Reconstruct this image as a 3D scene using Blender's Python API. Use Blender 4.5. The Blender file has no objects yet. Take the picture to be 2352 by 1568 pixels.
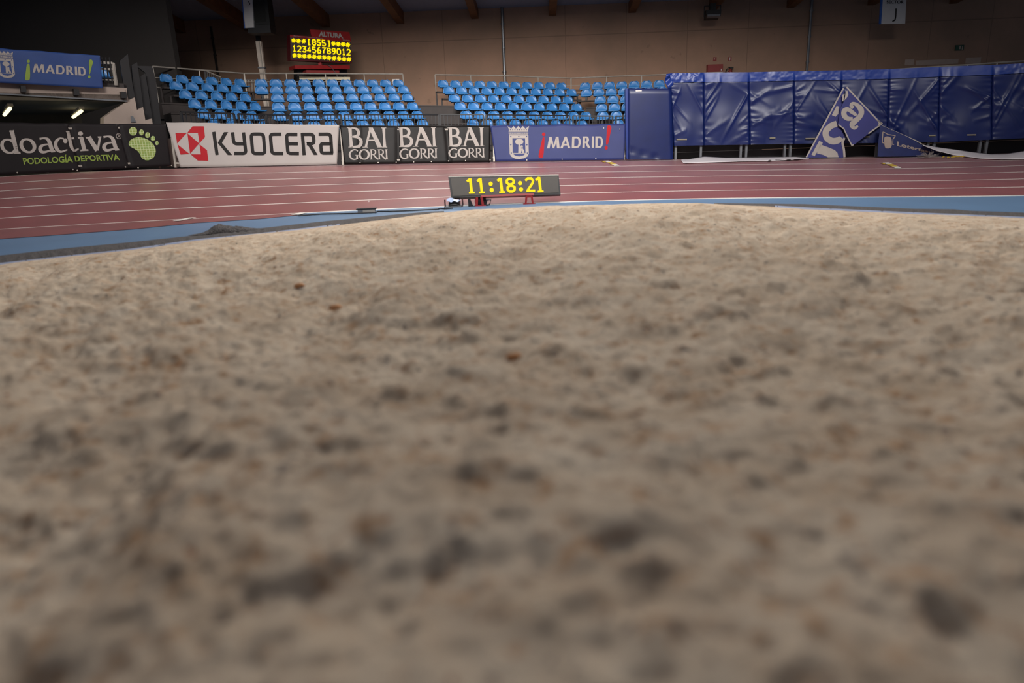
import bpy, bmesh, math, random
import numpy as np
from mathutils import Vector, Matrix, Euler

random.seed(7)
S = bpy.context.scene
COL = S.collection
# ------------------------------------------------------------------ camera
W_, H_ = 2352.0, 1568.0
FPX = 1568.0                       # 24 mm lens on a 36 mm frame
EYE = Vector((0.0, 0.0, 0.80))
PITCH = math.radians(15.8)         # looking down
ROLL = math.radians(2.3)
fwd = Vector((0, math.cos(PITCH), -math.sin(PITCH)))
r0 = Vector((1, 0, 0)); u0 = r0.cross(fwd)
right = r0 * math.cos(ROLL) - u0 * math.sin(ROLL)
up = r0 * math.sin(ROLL) + u0 * math.cos(ROLL)
cam = bpy.data.cameras.new('camera'); camo = bpy.data.objects.new('camera', cam)
COL.objects.link(camo); S.camera = camo
M = Matrix((right, up, -fwd)).transposed().to_4x4(); M.translation = EYE
camo.matrix_world = M
cam.sensor_width = 36.0; cam.lens = 24.0; cam.clip_start = 0.02; cam.clip_end = 200
cam.dof.use_dof = True; cam.dof.focus_distance = 16.0; cam.dof.aperture_fstop = 1.3
# ------------------------------------------------------------------ world + lights
S.view_settings.view_transform = 'Standard'; S.view_settings.look = 'None'
S.view_settings.gamma = 1.0; S.view_settings.use_curve_mapping = False
S.view_settings.exposure = -0.2
w = bpy.data.worlds.new('world'); S.world = w; w.use_nodes = True
w.node_tree.nodes['Background'].inputs[0].default_value = (0.80, 0.86, 1.0, 1)
w.node_tree.nodes['Background'].inputs[1].default_value = 0.18

def area(name, loc, target, sx, sy, power, col=(1, .95, .88)):
    l = bpy.data.lights.new(name, 'AREA'); l.shape = 'RECTANGLE'; l.size = sx; l.size_y = sy
    l.energy = power; l.color = col
    o = bpy.data.objects.new(name, l); COL.objects.link(o); o.location = loc
    o.rotation_euler = (Vector(target) - Vector(loc)).to_track_quat('-Z', 'Y').to_euler()
    return o
area('overhead_fill', (1.2, 9.8, 7.8), (0.6, 5.5, 0), 5.5, 3.0, 1050)  # added light over the sand, no fixture; its falloff dims the edges
area('overhead_fill', (-1.5, 20.5, 6.9), (-1.2, 20.0, 0), 5, 1.4, 520, (1, .95, .9))  # added light under the ceiling, for sheen on the track
fill = area('front_fill', (0.0, -4.0, 11.0), (0.0, 26.0, 2.0), 12, 2.5, 1150, (1, .96, .92))  # added unseen light behind the camera, aimed at back wall and stands
fill.data.spread = math.radians(56)
# ------------------------------------------------------------------ helpers
def ray(px, py):
    return fwd * FPX + right * (px - W_ / 2) - up * (py - H_ / 2)
def atY(px, py, Y):
    d = ray(px, py); return EYE + d * (Y / d.y)
def atZ(px, py, z):
    d = ray(px, py); return EYE + d * ((z - EYE.z) / d.z)
class Plane:
    """upright plane through two ground points, optionally leaning back"""
    def __init__(s, a, b, lean=0.0):
        s.o = Vector(a); e = Vector(b) - Vector(a); s.len = e.length; s.e = e.normalized()
        h = Vector((-s.e.y, s.e.x, 0)).normalized()
        if h.y < 0: h = -h
        upv = Vector((0, 0, 1)) * math.cos(lean) + h * math.sin(lean)
        s.n = s.e.cross(upv).normalized()
        if s.n.y > 0: s.n = -s.n
        s.v = s.n.cross(s.e)
        if s.v.z < 0: s.v = -s.v
    def hit(s, px, py):
        d = ray(px, py); t = (s.o - EYE).dot(s.n) / d.dot(s.n); return EYE + d * t
    def uv(s, p):
        q = p - s.o; return q.dot(s.e), q.dot(s.v)

def C(r, g, b):
    f = lambda c: (c / 255 / 12.92) if c / 255 <= .04045 else ((c / 255 + .055) / 1.055) ** 2.4
    return (f(r), f(g), f(b), 1)
MATS = {}
def mat(name, rgb, rough=.6, metal=0, spec=.5, var=.12, scale=6, emit=0, bump=0, bscale=40, coat=0, sheen=0):
    if name in MATS: return MATS[name]
    m = bpy.data.materials.new(name); m.use_nodes = True; nt = m.node_tree
    b = nt.nodes['Principled BSDF']; c = C(*rgb)
    b.inputs['Roughness'].default_value = rough; b.inputs['Metallic'].default_value = metal
    b.inputs['Specular IOR Level'].default_value = spec; b.inputs['Coat Weight'].default_value = coat; b.inputs['Sheen Weight'].default_value = sheen; b.inputs['Sheen Roughness'].default_value = .5
    tc = nt.nodes.new('ShaderNodeTexCoord'); nz = nt.nodes.new('ShaderNodeTexNoise')
    nz.inputs['Scale'].default_value = scale; nz.inputs['Detail'].default_value = 5
    nt.links.new(tc.outputs['Object'], nz.inputs['Vector'])
    rp = nt.nodes.new('ShaderNodeValToRGB')
    rp.color_ramp.elements[0].position = .3; rp.color_ramp.elements[1].position = .7
    rp.color_ramp.elements[0].color = tuple(x * (1 - var) for x in c[:3]) + (1,)
    rp.color_ramp.elements[1].color = tuple(min(1, x * (1 + var)) for x in c[:3]) + (1,)
    nt.links.new(nz.outputs['Fac'], rp.inputs['Fac']); nt.links.new(rp.outputs['Color'], b.inputs['Base Color'])
    if emit:
        nt.links.remove(b.inputs['Base Color'].links[0]); b.inputs['Base Color'].default_value = (.02, .015, .01, 1); b.inputs['Specular IOR Level'].default_value = .1
        b.inputs['Emission Color'].default_value = c; b.inputs['Emission Strength'].default_value = emit
    if bump:
        n2 = nt.nodes.new('ShaderNodeTexNoise'); n2.inputs['Scale'].default_value = bscale; n2.inputs['Detail'].default_value = 6
        nt.links.new(tc.outputs['Object'], n2.inputs['Vector'])
        bp = nt.nodes.new('ShaderNodeBump'); bp.inputs['Strength'].default_value = bump; bp.inputs['Distance'].default_value = .02
        nt.links.new(n2.outputs['Fac'], bp.inputs['Height']); nt.links.new(bp.outputs['Normal'], b.inputs['Normal'])
    MATS[name] = m; return m

def link(name, verts, faces, m, parent=None, world=True, smooth=False, fmats=None, base=None):
    """one mesh object; world verts are made local to the parent (or to base)"""
    org = Vector((0, 0, 0))
    if parent is not None and world: inv = Matrix.Translation(parent.location) @ parent.rotation_euler.to_matrix().to_4x4(); inv = inv.inverted(); verts = [inv @ Vector(v) for v in verts]
    elif base is not None: org = Vector(base); verts = [Vector(v) - org for v in verts]
    me = bpy.data.meshes.new(name); me.from_pydata([tuple(v) for v in verts], [], faces)
    for mm in (m if isinstance(m, (list, tuple)) else [m]): me.materials.append(mm)
    if fmats is not None: me.polygons.foreach_set('material_index', fmats)
    if smooth: me.polygons.foreach_set('use_smooth', [True] * len(me.polygons))
    me.update(); o = bpy.data.objects.new(name, me); COL.objects.link(o)
    o.location = org
    if parent is not None: o.parent = parent
    return o
def tag(o, label, cat, group=None, kind=None):
    if kind: o['kind'] = kind
    if label: o['label'] = label
    if cat: o['category'] = cat
    if group: o['group'] = group
    return o
def thing(name, label, cat, loc, rz=0, group=None):
    o = bpy.data.objects.new(name, None); COL.objects.link(o); o.location = loc; o.rotation_euler = (0, 0, rz)
    o.empty_display_size = .1
    return tag(o, label, cat, group)
def struct(name, verts, faces, m, **k):
    o = link(name, verts, faces, m, **k); o['kind'] = 'structure'; return o

class MB:
    """mesh collector"""
    def __init__(s): s.v = []; s.f = []; s.m = []
    def poly(s, pts, mi=0):
        n = len(s.v); s.v += [Vector(p) for p in pts]; s.f.append(tuple(range(n, n + len(pts)))); s.m.append(mi)
    def hexa(s, p, mi=0):
        n = len(s.v); s.v += [Vector(q) for q in p]
        for f in ((0, 3, 2, 1), (4, 5, 6, 7), (0, 1, 5, 4), (1, 2, 6, 5), (2, 3, 7, 6), (3, 0, 4, 7)):
            s.f.append(tuple(n + i for i in f)); s.m.append(mi)
    def box(s, lo, hi, mi=0, mx=None):
        x0, y0, z0 = lo; x1, y1, z1 = hi
        p = [(x0, y0, z0), (x1, y0, z0), (x1, y1, z0), (x0, y1, z0), (x0, y0, z1), (x1, y0, z1), (x1, y1, z1), (x0, y1, z1)]
        if mx: p = [mx @ Vector(q) for q in p]
        s.hexa(p, mi)
    def bar(s, a, b, w, d=None, mi=0, upv=(0, 0, 1)):
        a = Vector(a); b = Vector(b); d = d or w; e = (b - a).normalized(); upv = Vector(upv)
        if abs(e.dot(upv)) > .95: upv = Vector((0, 1, 0))
        x = e.cross(upv).normalized(); y = x.cross(e)
        q = [x * -w / 2 + y * -d / 2, x * w / 2 + y * -d / 2, x * w / 2 + y * d / 2, x * -w / 2 + y * d / 2]
        s.hexa([a + k for k in q] + [b + k for k in q], mi)
    def tube(s, pts, r, n=8, mi=0, cap=True):
        pts = [Vector(p) for p in pts]; rr = r if isinstance(r, (list, tuple)) else [r] * len(pts); rings = []
        for i, p in enumerate(pts):
            e = (pts[min(i + 1, len(pts) - 1)] - pts[max(i - 1, 0)]).normalized()
            upv = Vector((0, 0, 1)) if abs(e.z) < .9 else Vector((0, 1, 0))
            x = e.cross(upv).normalized(); y = x.cross(e); b = len(s.v)
            for k in range(n):
                a = 2 * math.pi * k / n; s.v.append(p + (x * math.cos(a) + y * math.sin(a)) * rr[i])
            rings.append(b)
        for b0, b1 in zip(rings, rings[1:]):
            for k in range(n): s.f.append((b0 + k, b0 + (k + 1) % n, b1 + (k + 1) % n, b1 + k)); s.m.append(mi)
        if cap:
            s.f.append(tuple(rings[0] + k for k in range(n))[::-1]); s.f.append(tuple(rings[-1] + k for k in range(n))); s.m += [mi, mi]
    def prism(s, pts, off, mi=0):
        """polygon pts extruded by vector off"""
        n = len(pts); b = len(s.v); off = Vector(off)
        s.v += [Vector(p) for p in pts] + [Vector(p) + off for p in pts]
        s.f.append(tuple(range(b, b + n))); s.f.append(tuple(range(b + 2 * n - 1, b + n - 1, -1))); s.m += [mi, mi]
        for i in range(n):
            j = (i + 1) % n; s.f.append((b + i, b + n + i, b + n + j, b + j)); s.m.append(mi)
    def grid(s, P, mi=0):
        b = len(s.v); nr = len(P); nc = len(P[0])
        for r in P: s.v += [Vector(p) for p in r]
        for i in range(nr - 1):
            for j in range(nc - 1):
                s.f.append((b + i * nc + j, b + i * nc + j + 1, b + (i + 1) * nc + j + 1, b + (i + 1) * nc + j)); s.m.append(mi)
    def build(s, name, m, parent=None, smooth=False, world=True, base=None):
        return link(name, s.v, s.f, m, parent, world, smooth, s.m if isinstance(m, (list, tuple)) else None, base)

# ------------------------------------------------------------------ 2-D shapes for printing and lettering
def catmull(pts, n=8, closed=False):
    P = [tuple(p) for p in pts]; out = []; N = len(P); rng = range(N if closed else N - 1)
    for i in rng:
        g = lambda k: P[k % N] if closed else P[max(0, min(N - 1, k))]
        a, b, c, d = g(i - 1), g(i), g(i + 1), g(i + 2)
        for t in range(n):
            t = t / n
            out.append(tuple(.5 * (2 * b[k] + (c[k] - a[k]) * t + (2 * a[k] - 5 * b[k] + 4 * c[k] - d[k]) * t * t + (3 * b[k] - a[k] - 3 * c[k] + d[k]) * t ** 3) for k in range(len(b))))
    if not closed: out.append(P[-1])
    return out
class G2:
    """flat shape: triangles / quads in 2-D"""
    def __init__(s): s.v = []; s.f = []
    def poly(s, pts): n = len(s.v); s.v += [tuple(p[:2]) for p in pts]; s.f.append(tuple(range(n, n + len(pts)))); return s
    def blob(s, pts, n=6): return s.poly(catmull(pts, n, True))
    def disc(s, x, y, rx, ry=None, n=20):
        ry = ry or rx; return s.poly([(x + rx * math.cos(2 * math.pi * k / n), y + ry * math.sin(2 * math.pi * k / n)) for k in range(n)])
    def line(s, pts, w=None, closed=False, smooth=False, rnd=0):
        """strip with width w (or a third value per point)"""
        P = [(p[0], p[1], (p[2] if len(p) > 2 else w)) for p in pts]
        if smooth: P = catmull(P, 7, closed)
        if rnd:
            Q = []; N = len(P)
            for i, p in enumerate(P):
                if not closed and i in (0, N - 1): Q.append(p); continue
                a, b = P[i - 1], P[(i + 1) % N]
                def tow(q):
                    L = math.hypot(q[0] - p[0], q[1] - p[1]); r = min(rnd, L * .45)
                    return (p[0] + (q[0] - p[0]) * r / L, p[1] + (q[1] - p[1]) * r / L)
                A, B = tow(a), tow(b)
                for t in (0, .25, .5, .75, 1):
                    Q.append(((1 - t) ** 2 * A[0] + 2 * t * (1 - t) * p[0] + t * t * B[0], (1 - t) ** 2 * A[1] + 2 * t * (1 - t) * p[1] + t * t * B[1], p[2]))
            P = Q
        n0 = len(s.v); N = len(P)
        for i, p in enumerate(P):
            a = P[i - 1] if (closed or i) else P[i]; b = P[(i + 1) % N] if (closed or i < N - 1) else P[i]
            d1 = (p[0] - a[0], p[1] - a[1]); d2 = (b[0] - p[0], b[1] - p[1])
            l1 = math.hypot(*d1) or 1; l2 = math.hypot(*d2) or 1
            t = (d1[0] / l1 + d2[0] / l2, d1[1] / l1 + d2[1] / l2) if (math.hypot(*d1) and math.hypot(*d2)) else ((d1[0] + d2[0]), (d1[1] + d2[1]))
            L = math.hypot(*t) or 1; nx, ny = -t[1] / L, t[0] / L
            k = 1.0
            if math.hypot(*d1) and math.hypot(*d2): k = min(1.8, 1 / max(.4, abs(nx * -d2[1] / l2 + ny * d2[0] / l2)))
            h = p[2] / 2 * k; s.v.append((p[0] + nx * h, p[1] + ny * h)); s.v.append((p[0] - nx * h, p[1] - ny * h))
        for i in range(N if closed else N - 1):
            j = (i + 1) % N; s.f.append((n0 + 2 * i, n0 + 2 * i + 1, n0 + 2 * j + 1, n0 + 2 * j))
        return s
    def add(s, o, f=lambda x, y: (x, y)):
        n = len(s.v); s.v += [f(*p) for p in o.v]; s.f += [tuple(n + i for i in q) for q in o.f]; return s
def quadmap(TL, TR, BR, BL):
    """unit square (y up) -> quad"""
    def f(x, y):
        t = 1 - y
        return tuple((1 - x) * ((1 - t) * TL[k] + t * BL[k]) + x * ((1 - t) * TR[k] + t * BR[k]) for k in (0, 1))
    return f
def text2(s, bold=.02, spacing=1.0):
    """built-in font, flattened and scaled to the unit box by its cap height"""
    cu = bpy.data.curves.new('t', 'FONT'); cu.body = s; cu.offset = bold; cu.resolution_u = 3; cu.space_character = spacing
    o = bpy.data.objects.new('t', cu); COL.objects.link(o)
    dg = bpy.context.evaluated_depsgraph_get(); me = bpy.data.meshes.new_from_object(o.evaluated_get(dg))
    g = G2(); xs = [v.co.x for v in me.vertices]; x0, x1 = min(xs), max(xs)
    cap = .73 if not s.isdigit() else max(v.co.y for v in me.vertices)
    g.v = [((v.co.x - x0) / (x1 - x0), v.co.y / cap) for v in me.vertices]; g.f = [tuple(p.vertices) for p in me.polygons]
    bpy.data.objects.remove(o); bpy.data.curves.remove(cu); bpy.data.meshes.remove(me)
    return g
def madrid(w_=.085):
    # hand drawn capitals in a unit box
    g = G2(); v = w_ ; h = w_ * 1.9
    def place(x0, x1, pts, w, **k): g.line([(x0 + (x1 - x0) * p[0], p[1]) for p in pts], w, **k)
    def strokes(x0, x1, items):
        for it in items: g.poly([(x0 + (x1 - x0) * p[0], p[1]) for p in it])
    strokes(0, .225, [[(.12, 1), (.32, 1), (.20, 0), (0, 0)], [(.12, 1), (.32, 1), (.58, .0), (.46, 0)], [(.66, 1), (.86, 1), (.56, 0), (.46, 0)], [(.66, 1), (.86, 1), (1, 0), (.78, 0)]])
    strokes(.235, .415, [[(.40, 1), (.60, 1), (.24, 0), (0, 0)], [(.40, 1), (.60, 1), (1, 0), (.76, 0)], [(.28, .38), (.72, .38), (.76, .22), (.22, .22)]])
    def bowl(x0, x1, y0, y1, t, ty):
        n_ = 14; O_ = []; I_ = []
        for k in range(n_ + 1):
            a = math.pi / 2 - math.pi * k / n_; cx = x0 + (x1 - x0) * .4
            O_.append((cx + (x1 - cx) * math.cos(a), (y0 + y1) / 2 + (y1 - y0) / 2 * math.sin(a))); I_.append((cx + (x1 - t - cx) * math.cos(a), (y0 + y1) / 2 + ((y1 - y0) / 2 - ty) * math.sin(a)))
        for k in range(n_): g.poly([O_[k], O_[k + 1], I_[k + 1], I_[k]])
        g.poly([(x0, y1), O_[0], I_[0], (x0, y1 - ty)]); g.poly([(x0, y0 + ty), I_[-1], O_[-1], (x0, y0)])
    T = .042
    for x0, x1 in ((.44, .60), (.86, 1.0)):
        g.poly([(x0, 0), (x0 + T, 0), (x0 + T, 1), (x0, 1)]); bowl(x0 + T, x1, 0, 1, T, .15)
    x0 = .63; g.poly([(x0, 0), (x0 + T, 0), (x0 + T, 1), (x0, 1)]); bowl(x0 + T, .745, .42, 1, T, .14); g.poly([(.68, .45), (.72, .45), (.775, 0), (.725, 0)])
    g.poly([(.795, 0), (.837, 0), (.837, 1), (.795, 1)])
    return g
def crop(ox, oy, sc): return lambda x, y: (ox + x / sc, oy + y / sc)

def print_on(name, g, pl, tr, m, parent, off=.005, ripple=None, cut=.04, label=None):
    """print a flat shape (in photo pixels after tr) on a plane, following the cloth's ripple"""
    bm = bmesh.new(); vs = []
    for p in g.v:
        q = pl.hit(*tr(*p)); vs.append(bm.verts.new((*pl.uv(q), 0)))
    for f in g.f:
        if len(set(f)) < 3: continue
        try: bm.faces.new([vs[i] for i in f])
        except ValueError: pass
    bmesh.ops.triangulate(bm, faces=[f for f in bm.faces if len(f.verts) > 4])
    if ripple:
        xs = [v.co.x for v in bm.verts]; a = min(xs); b = max(xs); k = a + cut
        while k < b:
            bmesh.ops.bisect_plane(bm, geom=bm.verts[:] + bm.edges[:] + bm.faces[:], plane_co=(k, 0, 0), plane_no=(1, 0, 0)); k += cut
        ys = [v.co.y for v in bm.verts]; a = min(ys); b = max(ys); k = a + cut
        while k < b:
            bmesh.ops.bisect_plane(bm, geom=bm.verts[:] + bm.edges[:] + bm.faces[:], plane_co=(0, k, 0), plane_no=(0, 1, 0)); k += cut
    bm.verts.ensure_lookup_table(); bm.verts.index_update()
    V = []
    for v in bm.verts:
        d = off + (ripple(v.co.x, v.co.y) if ripple else 0)
        V.append(pl.o + pl.e * v.co.x + pl.v * v.co.y + pl.n * d)
    F = [[v.index for v in f.verts] for f in bm.faces]; bm.free()
    # faces look towards the hall
    F2 = []
    for f in F:
        a, b, c = V[f[0]], V[f[1]], V[f[2]]
        F2.append(f if (b - a).cross(c - a).dot(pl.n) >= 0 else f[::-1])
    o = link(name, V, F2, m, parent)
    if label: o['label'] = label
    return o
def cloth(name, pl, TL, TR, BR, BL, m, parent, ripple, nu=70, nv=14, topwave=0, thick=.004):
    P = []
    for j in range(nv + 1):
        row = []; t = j / nv
        for i in range(nu + 1):
            s = i / nu; x = (1 - s) * ((1 - t) * TL[0] + t * BL[0]) + s * ((1 - t) * TR[0] + t * BR[0])
            y = (1 - s) * ((1 - t) * TL[1] + t * BL[1]) + s * ((1 - t) * TR[1] + t * BR[1])
            y += (1 - t) ** 3 * topwave * (math.sin(s * 19 + 1) * .6 + math.sin(s * 43) * .4)
            q = pl.hit(x, y); u, v = pl.uv(q)
            row.append(pl.o + pl.e * u + pl.v * v + pl.n * ripple(u, v))
        P.append(row)
    mb = MB(); mb.grid(P); o = mb.build(name, m, parent, smooth=True)
    sm = o.modifiers.new('thick', 'SOLIDIFY'); sm.thickness = thick; sm.offset = 1 if o.data.polygons[0].normal.y > 0 else -1
    return o

# ------------------------------------------------------------------ materials
M_red = mat('track_red', (130, 55, 54), .34, var=.16, scale=2.2, bump=.15, bscale=160, spec=1.0, sheen=.17)
M_line = mat('line_white', (226, 222, 214), .5, var=.06)
M_blue = mat('floor_blue', (92, 126, 162), .36, var=.07, scale=1.3, bump=.1, bscale=120, spec=.9, sheen=.10)
M_net = mat('net_grey', (84, 80, 80), .9, var=.5, scale=60, bump=.8, bscale=90)
M_kerb = mat('kerb_blue_grey', (140, 150, 176), .6)
M_white = mat('vinyl_white', (168, 160, 156), .6, var=.04, scale=2, spec=.3)
M_black = mat('print_black', (30, 27, 27), .6, var=.1, spec=.15)
M_red2 = mat('print_red', (164, 24, 34), .6, var=.06, spec=.15)
M_char = mat('vinyl_charcoal', (27, 23, 25), .6, var=.1, scale=3, spec=.2)
M_bai = mat('vinyl_black_brown', (19, 15, 14), .5, var=.6, scale=3, spec=.2)
M_lett = mat('print_pale', (166, 158, 152), .6, var=.03, spec=.3)
M_green = mat('print_green', (128, 150, 52), .5, var=.06)
M_navy = mat('vinyl_navy', (46, 54, 104), .55, var=.08, scale=2, spec=.25)
M_navyd = mat('cloth_blue', (36, 64, 122), .6, var=.1, scale=3)
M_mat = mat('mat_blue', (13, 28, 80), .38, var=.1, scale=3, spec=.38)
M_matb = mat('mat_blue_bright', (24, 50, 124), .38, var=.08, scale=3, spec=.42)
M_flag = mat('flag_navy', (52, 54, 112), .5, var=.08, scale=3)
M_seat = mat('seat_blue', (52, 116, 176), .38, var=.04, scale=4)
M_dark = mat('terrace_dark', (50, 43, 41), .7, var=.12)
M_blk = mat('black_metal', (24, 22, 24), .5)
M_steel = mat('rail_grey', (168, 160, 150), .45, metal=.2)
M_zinc = mat('zinc', (120, 122, 126), .4, metal=.5)
M_conc = mat('concrete', (158, 142, 132), .8, var=.1, scale=2, bump=.2)
M_wood = mat('glulam', (120, 74, 38), .6, var=.2, scale=4)
M_ceil = mat('ceiling_grey', (158, 162, 178), .8, var=.05)
M_dwall = mat('dark_wall', (44, 39, 36), .85, var=.06, scale=.6)
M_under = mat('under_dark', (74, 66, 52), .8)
M_led = mat('led_yellow', (255, 224, 0), .5, var=.02, emit=1.3)
M_ledbg = mat('led_panel', (72, 66, 60), .55, var=.05)
M_redm = mat('painted_red', (150, 30, 30), .4, var=.1)
M_redd = mat('painted_dark_red', (88, 22, 26), .45, var=.1)
M_tube = mat('lamp_tube', (255, 244, 190), .4, emit=2.0, var=0)
M_yel = mat('yellow_mark', (196, 164, 60), .6, var=.1)
M_cab = mat('cabinet_red', (138, 48, 46), .5, var=.05)
M_sign = mat('sign_white', (210, 206, 204), .5, var=.03)
M_signb = mat('sign_blue', (40, 90, 170), .5)
M_exit = mat('exit_green', (20, 70, 50), .5)
M_patch = mat('plaster_patch', (186, 164, 150), .8, var=.03)
M_tuft = mat('grey_fibre', (140, 132, 130), .9, var=.2, scale=30)

def wall_material():
    m = bpy.data.materials.new('wall_plaster'); m.use_nodes = True; nt = m.node_tree; N = nt.nodes; L = nt.links
    b = N['Principled BSDF']; b.inputs['Roughness'].default_value = .85
    g = N.new('ShaderNodeNewGeometry'); sp = N.new('ShaderNodeSeparateXYZ'); L.new(g.outputs['Position'], sp.inputs[0])
    def mth(op, a, bb):
        n = N.new('ShaderNodeMath'); n.operation = op
        for i, q in enumerate((a, bb)):
            if q is None: continue
            if isinstance(q, (int, float)): n.inputs[i].default_value = q
            else: L.new(q, n.inputs[i])
        return n.outputs[0]
    wob = N.new('ShaderNodeTexNoise'); wob.inputs['Scale'].default_value = 1.5; L.new(g.outputs['Position'], wob.inputs['Vector'])
    xw = mth('ADD', sp.outputs[0], mth('MULTIPLY', wob.outputs['Fac'], .04))
    fx = mth('FRACT', mth('DIVIDE', mth('ADD', xw, WALL_X0), 2.56), None)
    jx = mth('LESS_THAN', fx, .012)
    fz = mth('ABSOLUTE', mth('SUBTRACT', sp.outputs[2], WALL_ZJ), None); jz = mth('LESS_THAN', fz, .02)
    j = mth('MAXIMUM', jx, jz)
    n1 = N.new('ShaderNodeTexNoise'); n1.inputs['Scale'].default_value = .5; n1.inputs['Detail'].default_value = 8; n1.inputs['Roughness'].default_value = .65
    L.new(g.outputs['Position'], n1.inputs['Vector'])
    r = N.new('ShaderNodeValToRGB'); r.color_ramp.elements[0].position = .3; r.color_ramp.elements[1].position = .72
    r.color_ramp.elements[0].color = C(150, 122, 102); r.color_ramp.elements[1].color = C(176, 138, 115); L.new(n1.outputs['Fac'], r.inputs['Fac'])
    n2 = N.new('ShaderNodeTexNoise'); n2.inputs['Scale'].default_value = 2.4; n2.inputs['Detail'].default_value = 3; L.new(g.outputs['Position'], n2.inputs['Vector'])
    spk = mth('GREATER_THAN', n2.outputs['Fac'], .725)
    mix = N.new('ShaderNodeMix'); mix.data_type = 'RGBA'; mix.inputs[7].default_value = C(116, 94, 80)
    L.new(mth('MULTIPLY', mth('MAXIMUM', j, mth('MULTIPLY', spk, .6)), .55), mix.inputs[0]); L.new(r.outputs['Color'], mix.inputs[6])
    L.new(mix.outputs[2], b.inputs['Base Color'])
    return m

# ================================================================== TRACK MEASUREMENTS
COLS = [0, 150, 300, 450, 600, 750, 900, 990, 1250, 1500, 1600, 1850, 2100, 2352]
LN = [
 [406.8, 397.6, 391.5, 386.8, 383.0, 381.7, 378.9, 376.5, 371.8, 369.1, 368.3, 365.0, 361.5, 355.0],
 [421.3, 412.9, 407.2, 401.0, 397.8, 394.4, 391.2, 389.5, 383.5, 380.8, 379.2, 377.7, 373.1, 367.2],
 [438.9, 430.2, 423.9, 417.4, 412.8, 409.1, 404.6, 403.4, 396.8, 393.3, 392.3, 390.3, 386.5, 380.4],
 [457.0, 448.1, 441.2, 434.2, 429.2, 424.4, 419.7, 417.9, 410.8, 406.5, 405.4, 403.1, 400.0, 395.1],
 [477.7, 469.5, 461.9, 454.1, 448.3, 442.9, 437.2, 434.3, 427.4, 422.3, 421.0, 418.2, 416.0, 411.2],
 [501.7, 492.5, 484.9, 476.6, 469.8, 463.3, 457.6, 454.4, 445.7, 439.6, 438.2, 435.0, 433.3, 429.6],
 [527.3, 518.5, 510.9, 501.6, 494.7, 486.3, 479.3, 476.0, 465.3, 458.4, 456.8, 454.0, 451.9, 449.1]]
X1 = np.array(COLS) / 1176.0 - 1
FIT = [np.polyfit(X1, np.array(l), 5) for l in LN]
def line_y(k, px):
    x = px / 1176.0 - 1; xc = max(-1.0, min(1.0, x)); y = np.polyval(FIT[k], xc)
    if x != xc: y += np.polyval(np.polyder(FIT[k]), xc) * (x - xc)
    return float(y)
def Yout(px): return float(np.interp(px, [-700, 0, 390, 770, 1430, 1600, 2352, 3000], [9.5, 13.2, 15.8, 16.8, 17.4, 17.3, 15.4, 13.6]))
_fo = np.polyfit(np.array([-600, -300, 0, 390, 770, 1100, 1430, 1600, 2000, 2352, 2700, 2900]) / 1176. - 1, [Yout(p) for p in (-600, -300, 0, 390, 770, 1100, 1430, 1600, 2000, 2352, 2700, 2900)], 5)
def Yo(px): return float(np.polyval(_fo, px / 1176. - 1))
def track_pt(px, k):
    """k = 0 outer line ... 6 inner line"""
    a = atZ(px, line_y(6, px), 0.0); yi = a.y; yo = Yo(px)
    k0 = int(max(0, min(5, math.floor(k)))); t = k - k0
    p0 = atY(px, line_y(k0, px), yi + (yo - yi) * (6 - k0) / 6); p1 = atY(px, line_y(k0 + 1, px), yi + (yo - yi) * (5 - k0) / 6)
    if 0 <= t <= 1: return p0.lerp(p1, t)
    p = p0.lerp(p1, t)
    return Vector((p.x, p.y, p0.z if k < 0 else p.z))

# ================================================================== FLOOR AND TRACK
mb = MB(); mb.grid([[(x, y, 0) for x in (-40, 40)] for y in (-10, 34)])
struct('floor', mb.v, mb.f, M_blue)
pxs = [-600 + 25 * i for i in range(int(3500 / 25) + 1)]
ks = [-1.1]
for k in range(7): ks += [k - .024, k + .024]
mb = MB(); rows = [[track_pt(px, k) + Vector((0, 0, .004)) for px in pxs] for k in ks]
for i in range(len(ks) - 1):
    mb.grid([rows[i], rows[i + 1]], 1 if i % 2 == 1 else 0)
mb.grid([rows[-1], [Vector((p.x, p.y - .01, -.02)) for p in rows[-1]]], 1)
mb.grid([rows[0], [Vector((p.x, p.y + .02, -.02)) for p in rows[0]]], 0)
o = mb.build('running_track', [M_red, M_line], smooth=False)
tag(o, 'banked red running track with white lane lines beyond the sand', 'running track')
# red apron beside the inner line on the left
ap = [(-600, 604), (-300, 575), (0, 548.4), (150, 537.7), (300, 526.5), (450, 511.5), (600, 502), (690, 493.5)]
fa = lambda x: float(np.interp(x, [a[0] for a in ap], [a[1] for a in ap]))
mb = MB(); xs = [-600 + 30 * i for i in range(44)]
mb.grid([[atZ(x, line_y(6, x), 0) + Vector((0, -.02, .005)) for x in xs], [atZ(x, max(fa(x), line_y(6, x) + .5), .005) for x in xs]])
tag(mb.build('track_apron', M_red), 'narrow red apron between the innermost white line and blue floor', 'track apron')
def mark(name, a, b, w, m, label, z):
    mb = MB(); d = (b - a).normalized(); s = Vector((-d.y, d.x, 0)) * w / 2; U = Vector((0, 0, z))
    mb.prism([a - s + U, b - s + U, b + s + U, a + s + U], (0, 0, .003)); return tag(mb.build(name, m), label, 'track marking')
mark('start_mark', atZ(405, 509, 0), atZ(443, 501.5, 0), .10, M_line, 'short white tick crossing the red apron on the left', .012)
mark('start_mark', atZ(678, 495, 0), atZ(698, 490, 0), .12, M_line, 'short white tick where red apron ends beside blue floor', .012)
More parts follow.
